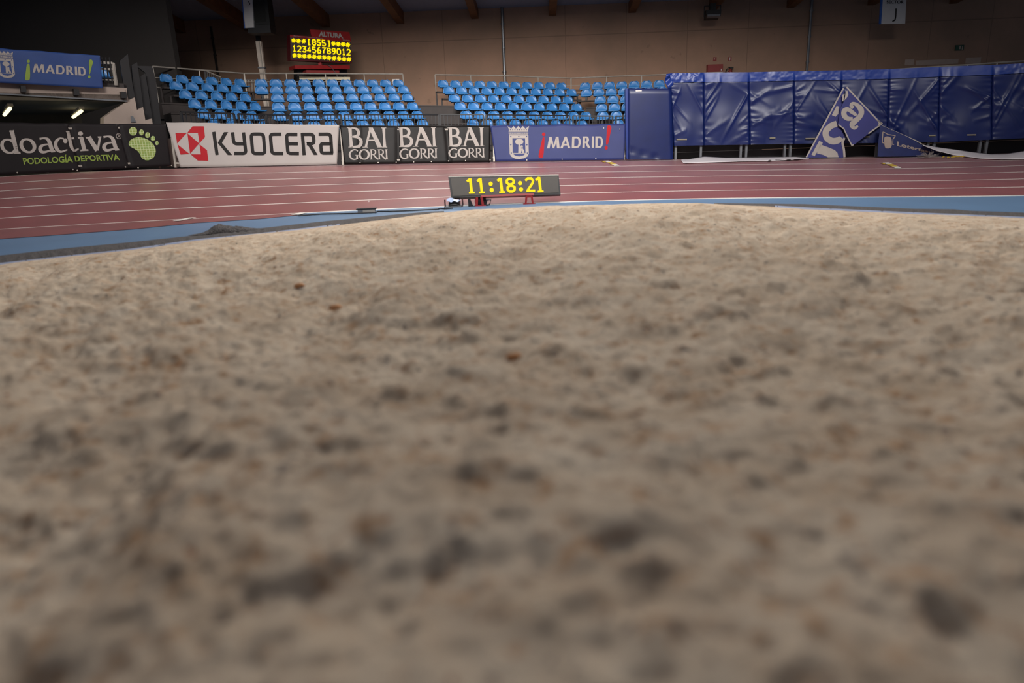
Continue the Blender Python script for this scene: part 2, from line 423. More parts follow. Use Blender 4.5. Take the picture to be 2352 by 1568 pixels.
for (x0, x1, k, lab) in ((1392, 1417, 0, 'white and yellow stagger mark in the outermost lane below the crest banner'),
                         (2034, 2063, 1, 'white and yellow stagger mark in the outer lanes below the folded flag')):
    t = thing('stagger_mark', lab, 'track marking', track_pt(x0, k))
    for (n, m_, lo, hi) in (('white_stroke', M_line, 0, .3), ('yellow_stroke', M_yel, .3, .75), ('white_stroke', M_line, .75, 1)):
        a = track_pt(x0 + (x1 - x0) * lo, k + lo); b = track_pt(x0 + (x1 - x0) * hi, k + hi)
        mb = MB(); s = Vector((.06, 0, 0)); U = Vector((0, 0, .014)); mb.prism([a - s + U, b - s + U, b + s + U, a + s + U], (0, 0, .003)); mb.build(n, m_, t)
    mb = MB(); a = track_pt(x0 - 12, k + .08); b = track_pt(x0 - 1, k + .3); U = Vector((0, 0, .014))
    mb.prism([a + U, track_pt(x0 - 1, k + .08) + U, b + U, track_pt(x0 - 5, k + .3) + U], (0, 0, .003)); mb.build('yellow_block', M_yel, t)

# ================================================================== SAND PIT
EDGE = [(-900, 720, .03), (-500, 672, .03), (-200, 632, .04), (0, 606.5, .05), (150, 590, .06), (300, 574, .07), (450, 552, .08), (600, 538, .09), (750, 520.5, .11), (900, 501, .13), (1000, 488, .15), (1100, 480.5, .17),
        (1250, 473.5, .19), (1400, 470, .2), (1550, 466.5, .2), (1600, 466, .19), (1700, 470, .16), (1850, 479, .12), (2100, 490.5, .08), (2352, 500.7, .05), (2600, 512, .04), (3000, 530, .03)]
EP = [atZ(*e) for e in EDGE]
az = np.array([math.atan2(p.x, p.y) for p in EP]); rr = np.array([math.hypot(p.x, p.y) for p in EP]); ez = np.array([p.z for p in EP])
def noise2(x, y, seed, s):
    rs = np.random.RandomState(seed); T = rs.rand(256, 256)
    x = x / s; y = y / s; xi = np.floor(x).astype(int); yi = np.floor(y).astype(int); fx = x - xi; fy = y - yi
    fx = fx * fx * (3 - 2 * fx); fy = fy * fy * (3 - 2 * fy)
    g = lambda a, b: T[a % 256, b % 256]
    return (g(xi, yi) * (1 - fx) + g(xi + 1, yi) * fx) * (1 - fy) + (g(xi, yi + 1) * (1 - fx) + g(xi + 1, yi + 1) * fx) * fy - .5
A = np.concatenate([np.linspace(-math.pi, az[0], 50)[:-1], np.linspace(az[0], -.78, 60)[:-1], np.linspace(-.78, .78, 820), np.linspace(.78, az[-1], 60)[1:], np.linspace(az[-1], math.pi, 50)[1:]])
R = np.interp(A, np.concatenate([[-math.pi, -2.2], az, [2.2, math.pi]]), np.concatenate([[2.5, 3.5], rr, [3.5, 2.5]]))
ZE = np.interp(A, np.concatenate([[-math.pi, -2.2], az, [2.2, math.pi]]), np.concatenate([[.05, .05], ez, [.05, .05]]))
T = np.concatenate([[0.003, .02, .035], np.geomspace(.045, 1, 430)])
AA, TT = np.meshgrid(A, T)
RR = R[None, :] * TT
X = RR * np.sin(AA); Y = RR * np.cos(AA)
Z0 = .36
base = Z0 + (ZE[None, :] - Z0) * np.clip((TT - .06) / .94, 0, 1) ** .9
fade = np.clip((1 - TT) * 5, .12, 1) * np.clip(RR / .25, .3, 1)
n = .085 * noise2(X, Y, 1, .8) + .075 * noise2(X + 3, Y, 2, .33) + .036 * noise2(X, Y + 5, 3, .13)
lump = np.clip(noise2(X, Y, 4, .055) + .12, 0, 1); n = n + .030 * lump + .012 * noise2(X, Y, 5, .022)
hol = np.clip(noise2(X, Y, 8, .11) - .18, 0, 1); n = n - .06 * hol
n += -.10 * np.exp(-((X + .50) ** 2 + (Y - .42) ** 2) / .012)
Zs = base + n * fade
nr, nc = X.shape
V = np.stack([X, Y, Zs], -1).reshape(-1, 3)
skirt = np.stack([R * 1.02 * np.sin(A), R * 1.02 * np.cos(A), np.zeros_like(A) - .01], -1); V = np.concatenate([V, skirt])
idx = np.arange(nr * nc).reshape(nr, nc); F = np.stack([idx[:-1, :-1], idx[:-1, 1:], idx[1:, 1:], idx[1:, :-1]], -1).reshape(-1, 4)
sk = np.arange(nr * nc, nr * nc + nc); F2 = np.stack([idx[-1, :-1], idx[-1, 1:], sk[1:], sk[:-1]], -1)
F = np.concatenate([F, F2])
me = bpy.data.meshes.new('sand'); me.vertices.add(len(V)); me.vertices.foreach_set('co', V.ravel())
me.loops.add(F.size); me.loops.foreach_set('vertex_index', F.ravel()); me.polygons.add(len(F))
me.polygons.foreach_set('loop_start', np.arange(0, F.size, 4)); me.update(); me.validate()
me.polygons.foreach_set('use_smooth', [True] * len(me.polygons)); me.flip_normals()
def sand_material():
    m = bpy.data.materials.new('sand'); m.use_nodes = True; nt = m.node_tree; N = nt.nodes; L = nt.links
    b = N['Principled BSDF']; b.inputs['Roughness'].default_value = .95; b.inputs['Specular IOR Level'].default_value = .15
    g = N.new('ShaderNodeTexCoord')
    def nz(s, d=4, r=.6):
        n = N.new('ShaderNodeTexNoise'); n.inputs['Scale'].default_value = s; n.inputs['Detail'].default_value = d; n.inputs['Roughness'].default_value = r; L.new(g.outputs['Object'], n.inputs['Vector']); return n.outputs['Fac']
    def ramp(f, p0, p1, c0=(0, 0, 0, 1), c1=(1, 1, 1, 1)):
        r = N.new('ShaderNodeValToRGB'); r.color_ramp.elements[0].position = p0; r.color_ramp.elements[1].position = p1; r.color_ramp.elements[0].color = c0; r.color_ramp.elements[1].color = c1; L.new(f, r.inputs['Fac']); return r.outputs['Color']
    def mix(f, a, c, k=1):
        n = N.new('ShaderNodeMix'); n.data_type = 'RGBA'
        q = N.new('ShaderNodeMath'); q.operation = 'MULTIPLY'; q.inputs[1].default_value = k; L.new(f, q.inputs[0]); L.new(q.outputs[0], n.inputs[0]); L.new(a, n.inputs[6]); n.inputs[7].default_value = c; return n.outputs[2]
    c = ramp(nz(5, 6), .35, .68, C(206, 184, 160), C(232, 214, 192))
    c = mix(ramp(nz(17, 4, .7), .53, .66), c, C(176, 126, 82), .70)       # ochre grains
    c = mix(ramp(nz(31, 3, .6), .61, .69), c, C(112, 100, 98), .75)      # grey grit
    c = mix(ramp(nz(44, 3, .6), .66, .72), c, C(146, 80, 36), .85)        # rust specks
    c = mix(ramp(nz(70, 2, .5), .64, .72), c, C(240, 226, 206), .5)
    L.new(c, b.inputs['Base Color'])
    bp = N.new('ShaderNodeBump'); bp.inputs['Strength'].default_value = .8; bp.inputs['Distance'].default_value = .02
    n2 = N.new('ShaderNodeTexNoise'); n2.inputs['Scale'].default_value = 38; n2.inputs['Detail'].default_value = 8; n2.inputs['Roughness'].default_value = .75
    L.new(g.outputs['Object'], n2.inputs['Vector']); L.new(n2.outputs['Fac'], bp.inputs['Height']); L.new(bp.outputs['Normal'], b.inputs['Normal'])
    return m
M_sand = sand_material(); me.materials.append(M_sand)
o = bpy.data.objects.new('sand', me); COL.objects.link(o); tag(o, 'pale lumpy sand heaped in the jumping pit, filling the foreground', 'sand', kind='stuff')
# pit kerb, grey net
def strip(name, far, near, m, z0, z1, n=120, lumps=0, **k):
    fx = lambda L_, x: float(np.interp(x, [a[0] for a in L_], [a[1] for a in L_]))
    x0 = max(far[0][0], near[0][0]); x1 = min(far[-1][0], near[-1][0]); mb = MB(); P = []
    for j in range(7):
        t = j / 6; row = []
        for i in range(n + 1):
            x = x0 + (x1 - x0) * i / n; zz = z0 + (z1 - z0) * t
            p = atZ(x, fx(far, x) * (1 - t) + fx(near, x) * t, zz)
            if lumps: p.z += lumps * (random.random() - .2) * math.sin(math.pi * t)
            row.append(p)
        P.append(row)
    mb.grid(P); return mb.build(name, m, smooth=True, **k)
darkf = [(-600, 655), (-300, 622), (0, 586.6), (150, 569.8), (300, 556), (450, 540), (600, 523.8), (750, 507.3), (900, 493.3), (985, 486), (1020, 484.5)]
sandl = [(e[0], e[1] + 12) for e in EDGE]
t = strip('pit_net', darkf, sandl, M_net, .016, .02, lumps=.03, n=260)
tag(t, 'dark grey net lying along the left rim of the sand pit', 'net')
mb = MB(); c = atZ(520, 533, .02); P = []
for j in range(15):
    r = []
    for i in range(41):
        u = i / 40; v = j / 14; a = math.pi * v
        hgt = .075 * math.exp(-((u - .36) / .13) ** 2) + .04 * math.exp(-((u - .6) / .16) ** 2) + .012
        env = math.sin(math.pi * u) ** .5
        r.append(c + Vector(((u - .45) * .78, (u - .45) * .42, 0)) + Vector((-.05, .1, 0)) * math.cos(a) * env + Vector((0, 0, hgt * math.sin(a) * env * (.85 + .3 * random.random()))))
    P.append(r)
mb.grid(P); tag(mb.build('bunched_net', M_net, smooth=True, base=c), 'crumpled hump of dark net on the left pit rim', 'net')
darkr = [(1640, 466), (1700, 466.8), (1760, 467.3), (1850, 468.5), (2100, 479.5), (2190, 480.5), (2230, 484), (2352, 488.1), (2700, 505)]
t = strip('pit_net', darkr, sandl, M_net, .016, .02, lumps=.025, n=160)
tag(t, 'dark grey net lying along the right rim of the sand pit', 'net')
for s, lab in ((-1, 'left'), (1, 'right')):
    xs = [-500 + 40 * i for i in range(33)] if s < 0 else [1780 + 40 * i for i in range(24)]
    ee = lambda x: float(np.interp(x, [e[0] for e in EDGE], [e[1] for e in EDGE]))
    mb = MB(); top = [atZ(x, ee(x) - 3.0, .035) for x in xs]; bot = [atZ(x, ee(x) + 8, .035) for x in xs]
    mb.grid([top, bot]); mb.grid([[Vector((p.x, p.y, .0)) for p in top], top])
    tag(mb.build('pit_border', M_kerb), 'pale blue grey border strip of the sand pit, %s side' % lab, 'pit border')
# clods
def clod(px, py, r, z, label, m):
    p = atZ(px, py, z); mb = MB(); P = []
    for j in range(7):
        row = []
        for i in range(13):
            a = 2 * math.pi * i / 12; b = math.pi * j / 6 - math.pi / 2; q = r * (1 + .35 * math.sin(3 * a + j) * math.cos(b))
            row.append(p + Vector((q * 1.5 * math.cos(a) * math.cos(b), q * math.sin(a) * math.cos(b), q * .7 * math.sin(b))))
        P.append(row)
    mb.grid(P); tag(mb.build('clod', m, smooth=True, base=p), label, 'clod')
M_clod = mat('clod_rust', (206, 150, 104), .9, var=.3, scale=60)
# positions are settled on the sand surface by the helper below
def sandz(x, y):
    i = int(np.argmin((X - x) ** 2 + (Y - y) ** 2)); return float(Zs.ravel()[i])
def on_sand(px, py):
    d = ray(px, py).normalized(); s = .3
    while s < 9:
        p = EYE + d * s
        if p.z < sandz(p.x, p.y) + .004: return p
        s += .02
    return p
for px, py, r, lab in ((689, 656, .016, 'rust brown clod on the sand, farther and left of its neighbour'), (772, 706, .016, 'rust brown clod on the sand, nearer than its neighbour'), (1183, 818, .013, 'small brown clod in the middle of the sand')):
    p = on_sand(px, py); pz = p.z; mbp = px; clod(px, py, r, pz, lab, M_clod)

# ================================================================== HALL SHELL
YW = 31.0
WALL_X0 = -atY(1022, 150, YW).x + 2.56 * 10; WALL_ZJ = atY(1300, 82, YW).z
M_wall = wall_material()
ztop = atY(1100, 20, YW).z
mb = MB(); mb.box((-30, YW, -.1), (30, YW + .3, ztop + .6)); struct('wall_back', mb.v, mb.f, M_wall)
SL = math.tan(math.radians(5.2)); cz = lambda y: ztop + (YW - y) * SL
mb = MB(); mb.hexa([(-30, 9, cz(9)), (30, 9, cz(9)), (30, YW + .3, cz(YW + .3)), (-30, YW + .3, cz(YW + .3)), (-30, 9, cz(9) + .3), (30, 9, cz(9) + .3), (30, YW + .3, cz(YW + .3) + .3), (-30, YW + .3, cz(YW + .3) + .3)])
struct('ceiling', mb.v, mb.f, M_ceil)
pw = atY(391, 70, 24.0)
mb = MB(); mb.box((-30, 24, -.1), (pw.x, 24.35, cz(24) + .2)); struct('wall_left', mb.v, mb.f, M_dwall)
AZ = math.radians(2.6)
names = ['first', 'second', 'third', 'fourth', 'fifth', 'sixth', 'seventh', 'eighth', 'ninth', 'tenth', 'eleventh']
for i, (px, py) in enumerate([(420, 90), (572, 80), (750, 66), (920, 54), (1091, 43), (1269, 36), (1452, 29), (1637, 24), (1816, 18), (2002, 12), (2190, 8)]):
    p = atY(px, py, YW - .05); dep = ztop - p.z if i > 2 else .48; w_ = .30
    L_ = 21.0; zb = lambda y: cz(y) - dep
    x0 = p.x; x1 = p.x - L_ * math.tan(AZ)
    mb = MB(); y1 = YW - L_
    mb.hexa([(x0 - w_ / 2, YW, zb(YW)), (x0 + w_ / 2, YW, zb(YW)), (x1 + w_ / 2, y1, zb(y1)), (x1 - w_ / 2, y1, zb(y1)), (x0 - w_ / 2, YW, cz(YW)), (x0 + w_ / 2, YW, cz(YW)), (x1 + w_ / 2, y1, cz(y1)), (x1 - w_ / 2, y1, cz(y1))])
    tag(mb.build('roof_beam', M_wood), 'sloping brown timber roof beam, %s from the left' % names[i], 'beam', 'timber beams under the roof')
def pipe(px, y0, y1, r, lab, m=M_zinc):
    a = atY(px, y1, YW - .12); top = atY(px, y0, YW - .12).z
    t = thing('wall_pipe', lab, 'pipe', a); mb = MB(); mb.tube([a, (a.x, a.y, top)], r, 10); mb.build('tube', m, t)
    for k in (.2, .5, .8):
        z = a.z + (top - a.z) * k; mb = MB(); mb.tube([(a.x, a.y, z - .03), (a.x, a.y, z + .03)], r * 1.4, 10); mb.box((a.x - .03, a.y, z - .02), (a.x + .03, YW, z + .02)); mb.build('clamp', m, t)
pipe(1160, 17, 200, .06, 'grey pipe on the wall behind the middle seats')
pipe(1852, -15, 180, .055, 'grey pipe on the wall behind the blue mats')
pipe(503, 60, 190, .045, 'thin dark pipe on the wall behind the left seats', M_dwall)

# ---- things on the wall
def wallquad(px0, py0, px1, py1, off): 
    a = atY(px0, py1, YW - off); b = atY(px1, py0, YW - off); return a, b
def slab(name, px0, py0, px1, py1, off, th, m, parent=None):
    a, b = wallquad(px0, py0, px1, py1, off + th); mb = MB(); mb.box((a.x, YW - off - th, min(a.z, b.z)), (b.x, YW - off, max(a.z, b.z))); return mb.build(name, m, parent, base=None if parent else a)
t = thing('fire_cabinet', 'red fire hose cabinet on the wall above the blue mats', 'fire cabinet', atY(1642, 168, YW))
slab('cabinet_body', 1625, 147, 1661, 172, 0, .22, M_cab, t); slab('door', 1627.5, 148, 1660, 171, .22, .02, M_cab, t); slab('handle', 1656, 158, 1658, 162, .24, .03, M_sign, t)
t = thing('fire_extinguisher', 'red fire extinguisher with black hose beside the cabinet', 'fire extinguisher', atY(1678, 168, YW))
p = atY(1677, 170, YW - .2); mb = MB(); mb.tube([p + Vector((0, 0, z)) for z in (-.15, -.13, .12, .19, .22)], [.06, .085, .085, .05, .03], 14); mb.build('cylinder', M_cab, t, smooth=True)
mb = MB(); mb.tube([p + Vector(q) for q in ((0, -.02, .26), (-.1, -.05, .27), (-.19, -.05, .15), (-.2, -.03, 0), (-.17, 0, -.1))], .022, 8); mb.build('hose', M_blk, t, smooth=True)
mb = MB(); mb.box((p.x - .05, p.y - .05, p.z + .22), (p.x + .12, p.y + .02, p.z + .28)); mb.build('valve', M_blk, t)
mb = MB(); mb.box((p.x - .03, p.y, p.z + .02), (p.x + .03, YW, p.z + .08)); mb.build('wall_bracket', M_blk, t)
for (x, y, lab, kind) in ((1642, 135.5, 'small red hose sign with pale figure on the wall, left one', 0), (1676.5, 135, 'small red extinguisher sign with pale bar on the wall, right one', 1)):
    t = thing('safety_sign', lab, 'sign', atY(x, y, YW)); slab('plate', x - 4, y - 4.5, x + 4, y + 4.5, 0, .02, M_cab, t)
    if kind: slab('bar_symbol', x - 1, y - 3.5, x + 1, y + 3.5, .02, .004, M_sign, t)
    else: slab('hose_symbol', x - 2.4, y - 2, x + .2, y + 1.6, .02, .004, M_patch, t)
t = thing('sector_sign', 'white hanging SECTOR J sign high on the right', 'sign', atY(2053, 50, 29))
pl = Plane(atY(2024, 55, 29), atY(2079, 54, 29)); a = pl.hit(2024, 55); b = pl.hit(2079, 54); c = pl.hit(2083, -20); d = pl.hit(2029, -20)
mb = MB(); mb.prism([a, b, c, d], (0, .06, 0)); mb.build('board', M_sign, t)
mb = MB(); q = Vector((-.07, 0, 0)); mb.prism([a + q, a, d, d + q], (0, .06, 0)); mb.build('blue_edge', M_signb, t)
g = G2().line([(1456, 60), (1454, 120), (1447, 142), (1430, 150)], 9, smooth=False, rnd=14); print_on('letter_j', g, pl, crop(1580, 0, 3.047), M_black, t, .01)
print_on('sector_text', text2('SECTOR'), pl, lambda x, y: quadmap((2036, 1), (2076, 1), (2075, 8), (2036, 8))(x, y), M_black, t, .01)
mb = MB(); mb.tube([c + Vector((-.3, .03, 0)), c + Vector((-.3, .03, 3))], .02, 6); mb.tube([d + Vector((.3, .03, 0)), d + Vector((.3, .03, 3))], .02, 6); mb.build('hanging_rod', M_steel, t)
t = thing('floodlight', 'dark floodlight with grey lens hanging before the wall, upper right', 'floodlight', atY(1636, 30, YW - 1))
p = atY(1636, 32, YW - 1); mb = MB(); mb.hexa([p + Vector(v) for v in ((-.30, -.2, -.05), (.30, -.2, -.05), (.28, .2, -.2), (-.28, .2, -.2), (-.30, -.2, .12), (.30, -.2, .12), (.28, .2, .12), (-.28, .2, .12))]); mb.build('housing', M_blk, t)
mb = MB(); mb.hexa([p + Vector(v) for v in ((-.26, -.22, -.12), (.26, -.22, -.12), (.26, -.1, -.17), (-.26, -.1, -.17), (-.26, -.22, -.05), (.26, -.22, -.05), (.26, -.1, -.06), (-.26, -.1, -.06))]); mb.build('lens', M_zinc, t)
mb = MB(); mb.bar(p + Vector((-.33, 0, -.1)), p + Vector((-.33, 0, .3)), .03); mb.bar(p + Vector((.33, 0, -.1)), p + Vector((.33, 0, .3)), .03); mb.bar(p + Vector((-.33, 0, .3)), p + Vector((.33, 0, .3)), .03); mb.build('bracket', M_blk, t)
mb = MB(); mb.box((p.x - .12, p.y - .1, p.z + .12), (p.x + .12, p.y + .12, p.z + .38)); mb.build('ballast_box', M_blk, t)
t = thing('exit_sign', 'small dark green exit sign on the wall at far right', 'sign', atY(2205, 109, YW))
slab('plate', 2194, 103, 2215, 116, 0, .05, M_exit, t); slab('figure', 2203, 105, 2207, 113, .05, .004, M_patch, t); slab('doorway', 2209, 106, 2212, 114, .05, .004, M_patch, t)
for (a0, b0, a1, b1, lab) in ((2078, 136, 2100, 150, 'pale notice panel on the wall, leftmost of three'), (2103, 135, 2202, 150, 'long pale notice panel on the wall, middle of three'), (2217, 131, 2254, 146, 'pale notice panel on the wall, rightmost of three')):
    tag(slab('wall_notice', a0, b0, a1, b1, 0, .01, M_patch), lab, 'notice')

# ================================================================== GRANDSTAND
Hh = lambda px: 340.6 - (px - 1176) * math.tan(ROLL)
# rows: backrest-top pixels at the ends of each block, and seat counts
ROWS = {
 'A': [((377.5, 170.4), (547, 181.8), 6), ((399.8, 187.5), (540, 195.7), 5), ((421, 208), (559.6, 215.7), 5), ((441.8, 229), (582, 235.9), 5), ((463, 252), (574, 256), 4), ((487.3, 275.9), (600.7, 278.9), 4)],
 'B': [((598, 182.3), (913, 183.4), 11), ((598.4, 198.6), (924.8, 198.6), 11), ((635.5, 216.6), (933.8, 216), 10), ((637, 236.6), (945, 235.7), 10), ((639, 257.7), (956, 255.7), 10), ((680, 280), (968, 276), 9)],
 'C': [((1016, 184.8), (1288, 190.4), 11), ((1029, 200), (1310.8, 205), 11), ((1041.8, 217.5), (1302.6, 222), 10), ((1055, 235.7), (1323, 239), 10), ((1069, 255.4), (1344, 258), 10), ((1084.6, 275.5), (1335, 277.6), 9)],
 'D': [((1344.5, 190.2), (1514, 184.9), 7), ((1347.6, 205.5), (1520, 199.6), 7), ((1379, 221.4), (1438, 219.5), 3), ((1382, 239.4), (1441, 237.5), 3), ((1384.7, 257.8), (1447, 255.5), 3), ((1420, 276.5), (1420, 276.5), 1)]}
YB = [26.4, 25.64, 24.88, 24.12, 23.36, 22.6]
ZT = []
for r in range(6):
    a, b, n_ = ROWS['B'][r]; px = 790; t_ = (px - a[0]) / (b[0] - a[0]); ZT.append(atY(px, a[1] + (b[1] - a[1]) * t_, YB[r]).z)
YE = {'C': ([27.4, 26.7, 26.0, 25.3, 24.6, 23.9], [28.8, 28.1, 27.4, 26.7, 26.0, 25.3]), 'D': ([28.6, 27.9, 27.2, 26.5, 25.8, 25.1], [28.0, 27.3, 27.0, 26.3, 25.6, 25.1])}
def row_ends(bk, r):
    a, b, n_ = ROWS[bk][r]
    if bk in YE: return atY(*a, YE[bk][0][r]), atY(*b, YE[bk][1][r]), n_
    return atZ(*a, ZT[r]), atZ(*b, ZT[r]), n_
# seat prototype: origin at tread below the seat, front towards -Y
SEAT_TOP = .40
def make_seat():
    prof = [(-.105, .130, .38), (-.12, .142, .40), (-.125, .162, .415), (-.06, .160, .42), (.03, .156, .42), (.10, .168, .42), (.145, .20, .42), (.17, .25, .415), (.185, .31, .395), (.195, .355, .345), (.198, .385, .275), (.2, .402, .18)]
    P = []
    for (y, z, wd) in prof:
        row = []
        for i in range(13):
            u = i / 12 * 2 - 1; x = u * wd / 2
            lift = .008 * abs(u) ** 4 if z < .2 else 0; fw = -.05 * abs(u) ** 3 if z > .2 else 0
            row.append((x, y + fw, z + lift))
        P.append(row)
    mb = MB(); mb.grid(P); o = mb.build('stadium_seat', M_seat, smooth=True)
    s = o.modifiers.new('thick', 'SOLIDIFY'); s.thickness = .022; s.offset = 0
    k = MB(); k.box((-.04, -.06, .0), (.04, .10, .12)); k.box((-.16, -.05, .11), (.16, .05, .14)); k.build('mounting_bracket', M_blk, o, world=False)
    return o
seat0 = make_seat(); used = False
RN = ['top row', 'second row from the top', 'third row from the top', 'fourth row from the top', 'fifth row from the top', 'lowest row above banners']
BN = {'A': 'angled left block', 'B': 'block under the scoreboard', 'C': 'block right of the aisle', 'D': 'block beside tall blue mat'}
ORD = ['leftmost', 'second', 'third', 'fourth', 'fifth', 'sixth', 'seventh', 'eighth', 'ninth', 'tenth', 'eleventh']
def put_seat(p, ang, label, group):
    global used
    if not used: s = seat0; used = True
    else:
        s = seat0.copy(); COL.objects.link(s)
        for ch in list(seat0.children):
            c_ = ch.copy(); COL.objects.link(c_); c_.parent = s
    s.location = p; s.rotation_euler = (0, 0, ang); tag(s, label, 'seat', group)
RL = {}
for bk in 'ABCD':
    for r in range(6):
        a, b, n_ = row_ends(bk, r); d = (b - a)
        if n_ == 1: d = row_ends(bk, 4)[1] - row_ends(bk, 4)[0]
        ang = math.atan2(d.y, d.x); nrm = Vector((-math.sin(ang), math.cos(ang), 0))
        RL[bk, r] = (a, b, nrm)
        for i in range(n_):
            p = a.lerp(b, i / max(1, n_ - 1)) - nrm * .2; p.z -= SEAT_TOP
            o_ = 'only' if n_ == 1 else (ORD[i] if i == 0 else ('rightmost' if i == n_ - 1 else ORD[i] + ' from left'))
            put_seat(p, ang, 'blue seat, %s, %s, %s' % (o_, RN[r], BN[bk]), 'blue seats of the grandstand')
# terraces: solid below the third row, slim planks for the two upper rows
def rowline(r, blocks, ext):
    pts = []
    for i, bk in enumerate(blocks):
        a, b, nrm = RL[bk, r]; e = (RL[bk, 4][1] - RL[bk, 4][0]).normalized()
        if i == 0: a = a - e * ext[0]
        if i == len(blocks) - 1: b = b + e * ext[1]
        pts += [a - nrm * .42, b - nrm * .42]
    return pts
def terrace(blocks, label, ext, rows_):
    t = thing('grandstand_terrace', label, 'terrace', RL[blocks[0], 5][0] * 1.0)
    t.location.z = 0
    for r in rows_:
        f = rowline(r, blocks, ext); nr_ = RL[blocks[0], 3][2]
        bk_ = rowline(r - 1, blocks, ext) if r > rows_[0] else [p + nr_ * .9 for p in f]
        nx = rowline(r + 1, blocks, ext) if r < 5 else None
        mb = MB()
        for i in range(len(f) - 1):
            q = lambda p, z: Vector((p.x, p.y, z))
            zA, zB = f[i].z - SEAT_TOP, f[i + 1].z - SEAT_TOP
            lA, lB = (nx[i].z - SEAT_TOP - .1, nx[i + 1].z - SEAT_TOP - .1) if nx else (0, 0)
            A_, B_, C_, D_ = f[i], f[i + 1], bk_[i + 1], bk_[i]
            mb.hexa([q(A_, lA), q(B_, lB), q(C_, lB), q(D_, lA), q(A_, zA), q(B_, zB), q(C_, zB), q(D_, zA)])
            mb.bar(q(A_, zA - .02) + Vector((0, -.012, 0)), q(B_, zB - .02) + Vector((0, -.012, 0)), .025, .035)
        mb.build('step', M_dark, t)
    return t
terrace('A', 'dark stepped terrace carrying the angled left block of seats', (1.1, .9), [2, 3, 4, 5])
terrace('BC', 'dark stepped terrace carrying the middle blocks of seats and their aisle', (.9, .5), [2, 3, 4, 5])
terrace('D', 'dark stepped terrace carrying the seats beside the tall blue mat', (.5, 4.5), [2, 3, 4, 5])
for bk in 'ABCD':
    t = thing('seat_beam', 'slim dark beams with posts under the upper two rows, %s' % BN[bk], 'seat beam', RL[bk, 1][0])
    t.location.z = 0
    for r in (0, 1):
        a, b, nrm = RL[bk, r]; z = (a.z + b.z) / 2 - SEAT_TOP - .03; zd = (b.z - a.z) / 2; e = (b - a).normalized(); a = a - e * .3 - nrm * .2; b = b + e * .3 - nrm * .2
        mb = MB(); mb.bar((a.x, a.y, z - zd), (b.x, b.y, z + zd), .30, .05); mb.build('beam', M_dark, t)
        n_ = max(2, int((b - a).length / 1.6))
        for i in range(n_ + 1):
            p = a.lerp(b, i / n_); mb = MB(); mb.bar((p.x, p.y, (RL[bk, 2][0].z + RL[bk, 2][1].z) / 2 - SEAT_TOP + .1 if r else .0), (p.x, p.y, z + zd * (2 * i / n_ - 1)), .05); mb.build('post', M_dark, t)
# back rails
def railing(pxs_, Yf, label, low=(17,), r=.022, base=.9):
    P = [atY(x, y, Yf(x)) for x, y in pxs_]
    t = thing('handrail', label, 'railing', P[0]); mb = MB(); mb.tube(P, r * 1.15, 8); mb.build('top_rail', M_steel, t)
    for dz in low:
        mb = MB(); mb.tube([p - Vector((0, 0, dz)) for p in P], r * .55, 6); mb.build('lower_rail', M_steel, t)
    for p in P:
        mb = MB(); mb.tube([p, p - Vector((0, 0, base))], r, 8); mb.build('post', M_steel, t)
ym = lambda x: float(np.interp(x, [350, 560, 600, 925, 1000, 1310, 1535, 2400], [23.3, 26.3, 26.7, 27.9, 28.1, 29.4, 28.7, 24.5]))
railing([(350.5, 152.5), (457, 160.5), (560, 168.5)], ym, 'grey handrail behind the angled left block of seats', (.33, .62), base=1.3)
railing([(561, 168.5), (657, 168.5), (747, 169), (836, 169.5), (925, 170)], ym, 'grey handrail behind the seats under the scoreboard', (.28,))
railing([(999, 171.5), (1081, 172.5), (1160, 174), (1236, 177), (1311, 179.5)], ym, 'grey handrail behind the seats of the black banner block', (.28,))
railing([(1312, 179.5), (1393, 176), (1474, 173), (1560, 170), (1660, 166)], ym, 'grey handrail running right towards the blue mats', (.28,))
railing([(1990, 165), (2100, 156.5), (2222, 149), (2290, 144), (2400, 137)], lambda x: 22.5, 'grey handrail above the right end of the blue mats', (.28,))
# slatted grey fence between the left blocks
t = thing('slat_fence', 'pale vertical slat fence in the gap between left seat blocks', 'fence', atY(575, 210, 27.3))
for i in range(9):
    a = atY(560 + i * 6.5, 210, 27.3); b = atY(559 + i * 6.5, 183.5, 27.3); mb = MB(); mb.bar(a, b, .045, .03); mb.build('slat', M_steel, t)
mb = MB(); mb.bar(atY(556, 183.5, 27.35), atY(616, 183.8, 27.35), .04); mb.build('rail', M_zinc, t)
t = thing('stair_grille', 'small grey slatted stair grille behind the left seats', 'grille', atY(472, 190, 26.5))
for i in range(8):
    a = atY(472 + i * 5, 196, 26.5); b = atY(471 + i * 5, 162 + i * 2.1, 26.5); mb = MB(); mb.bar(a, b, .03, .02); mb.build('slat', M_zinc, t)
mb = MB(); mb.bar(atY(470, 161, 26.5), atY(507, 177, 26.5), .035); mb.build('rail', M_steel, t)
q = atY(472, 180, 26.5); mb = MB(); mb.bar((q.x, q.y, 0), q, .035); mb.build('post', M_zinc, t)
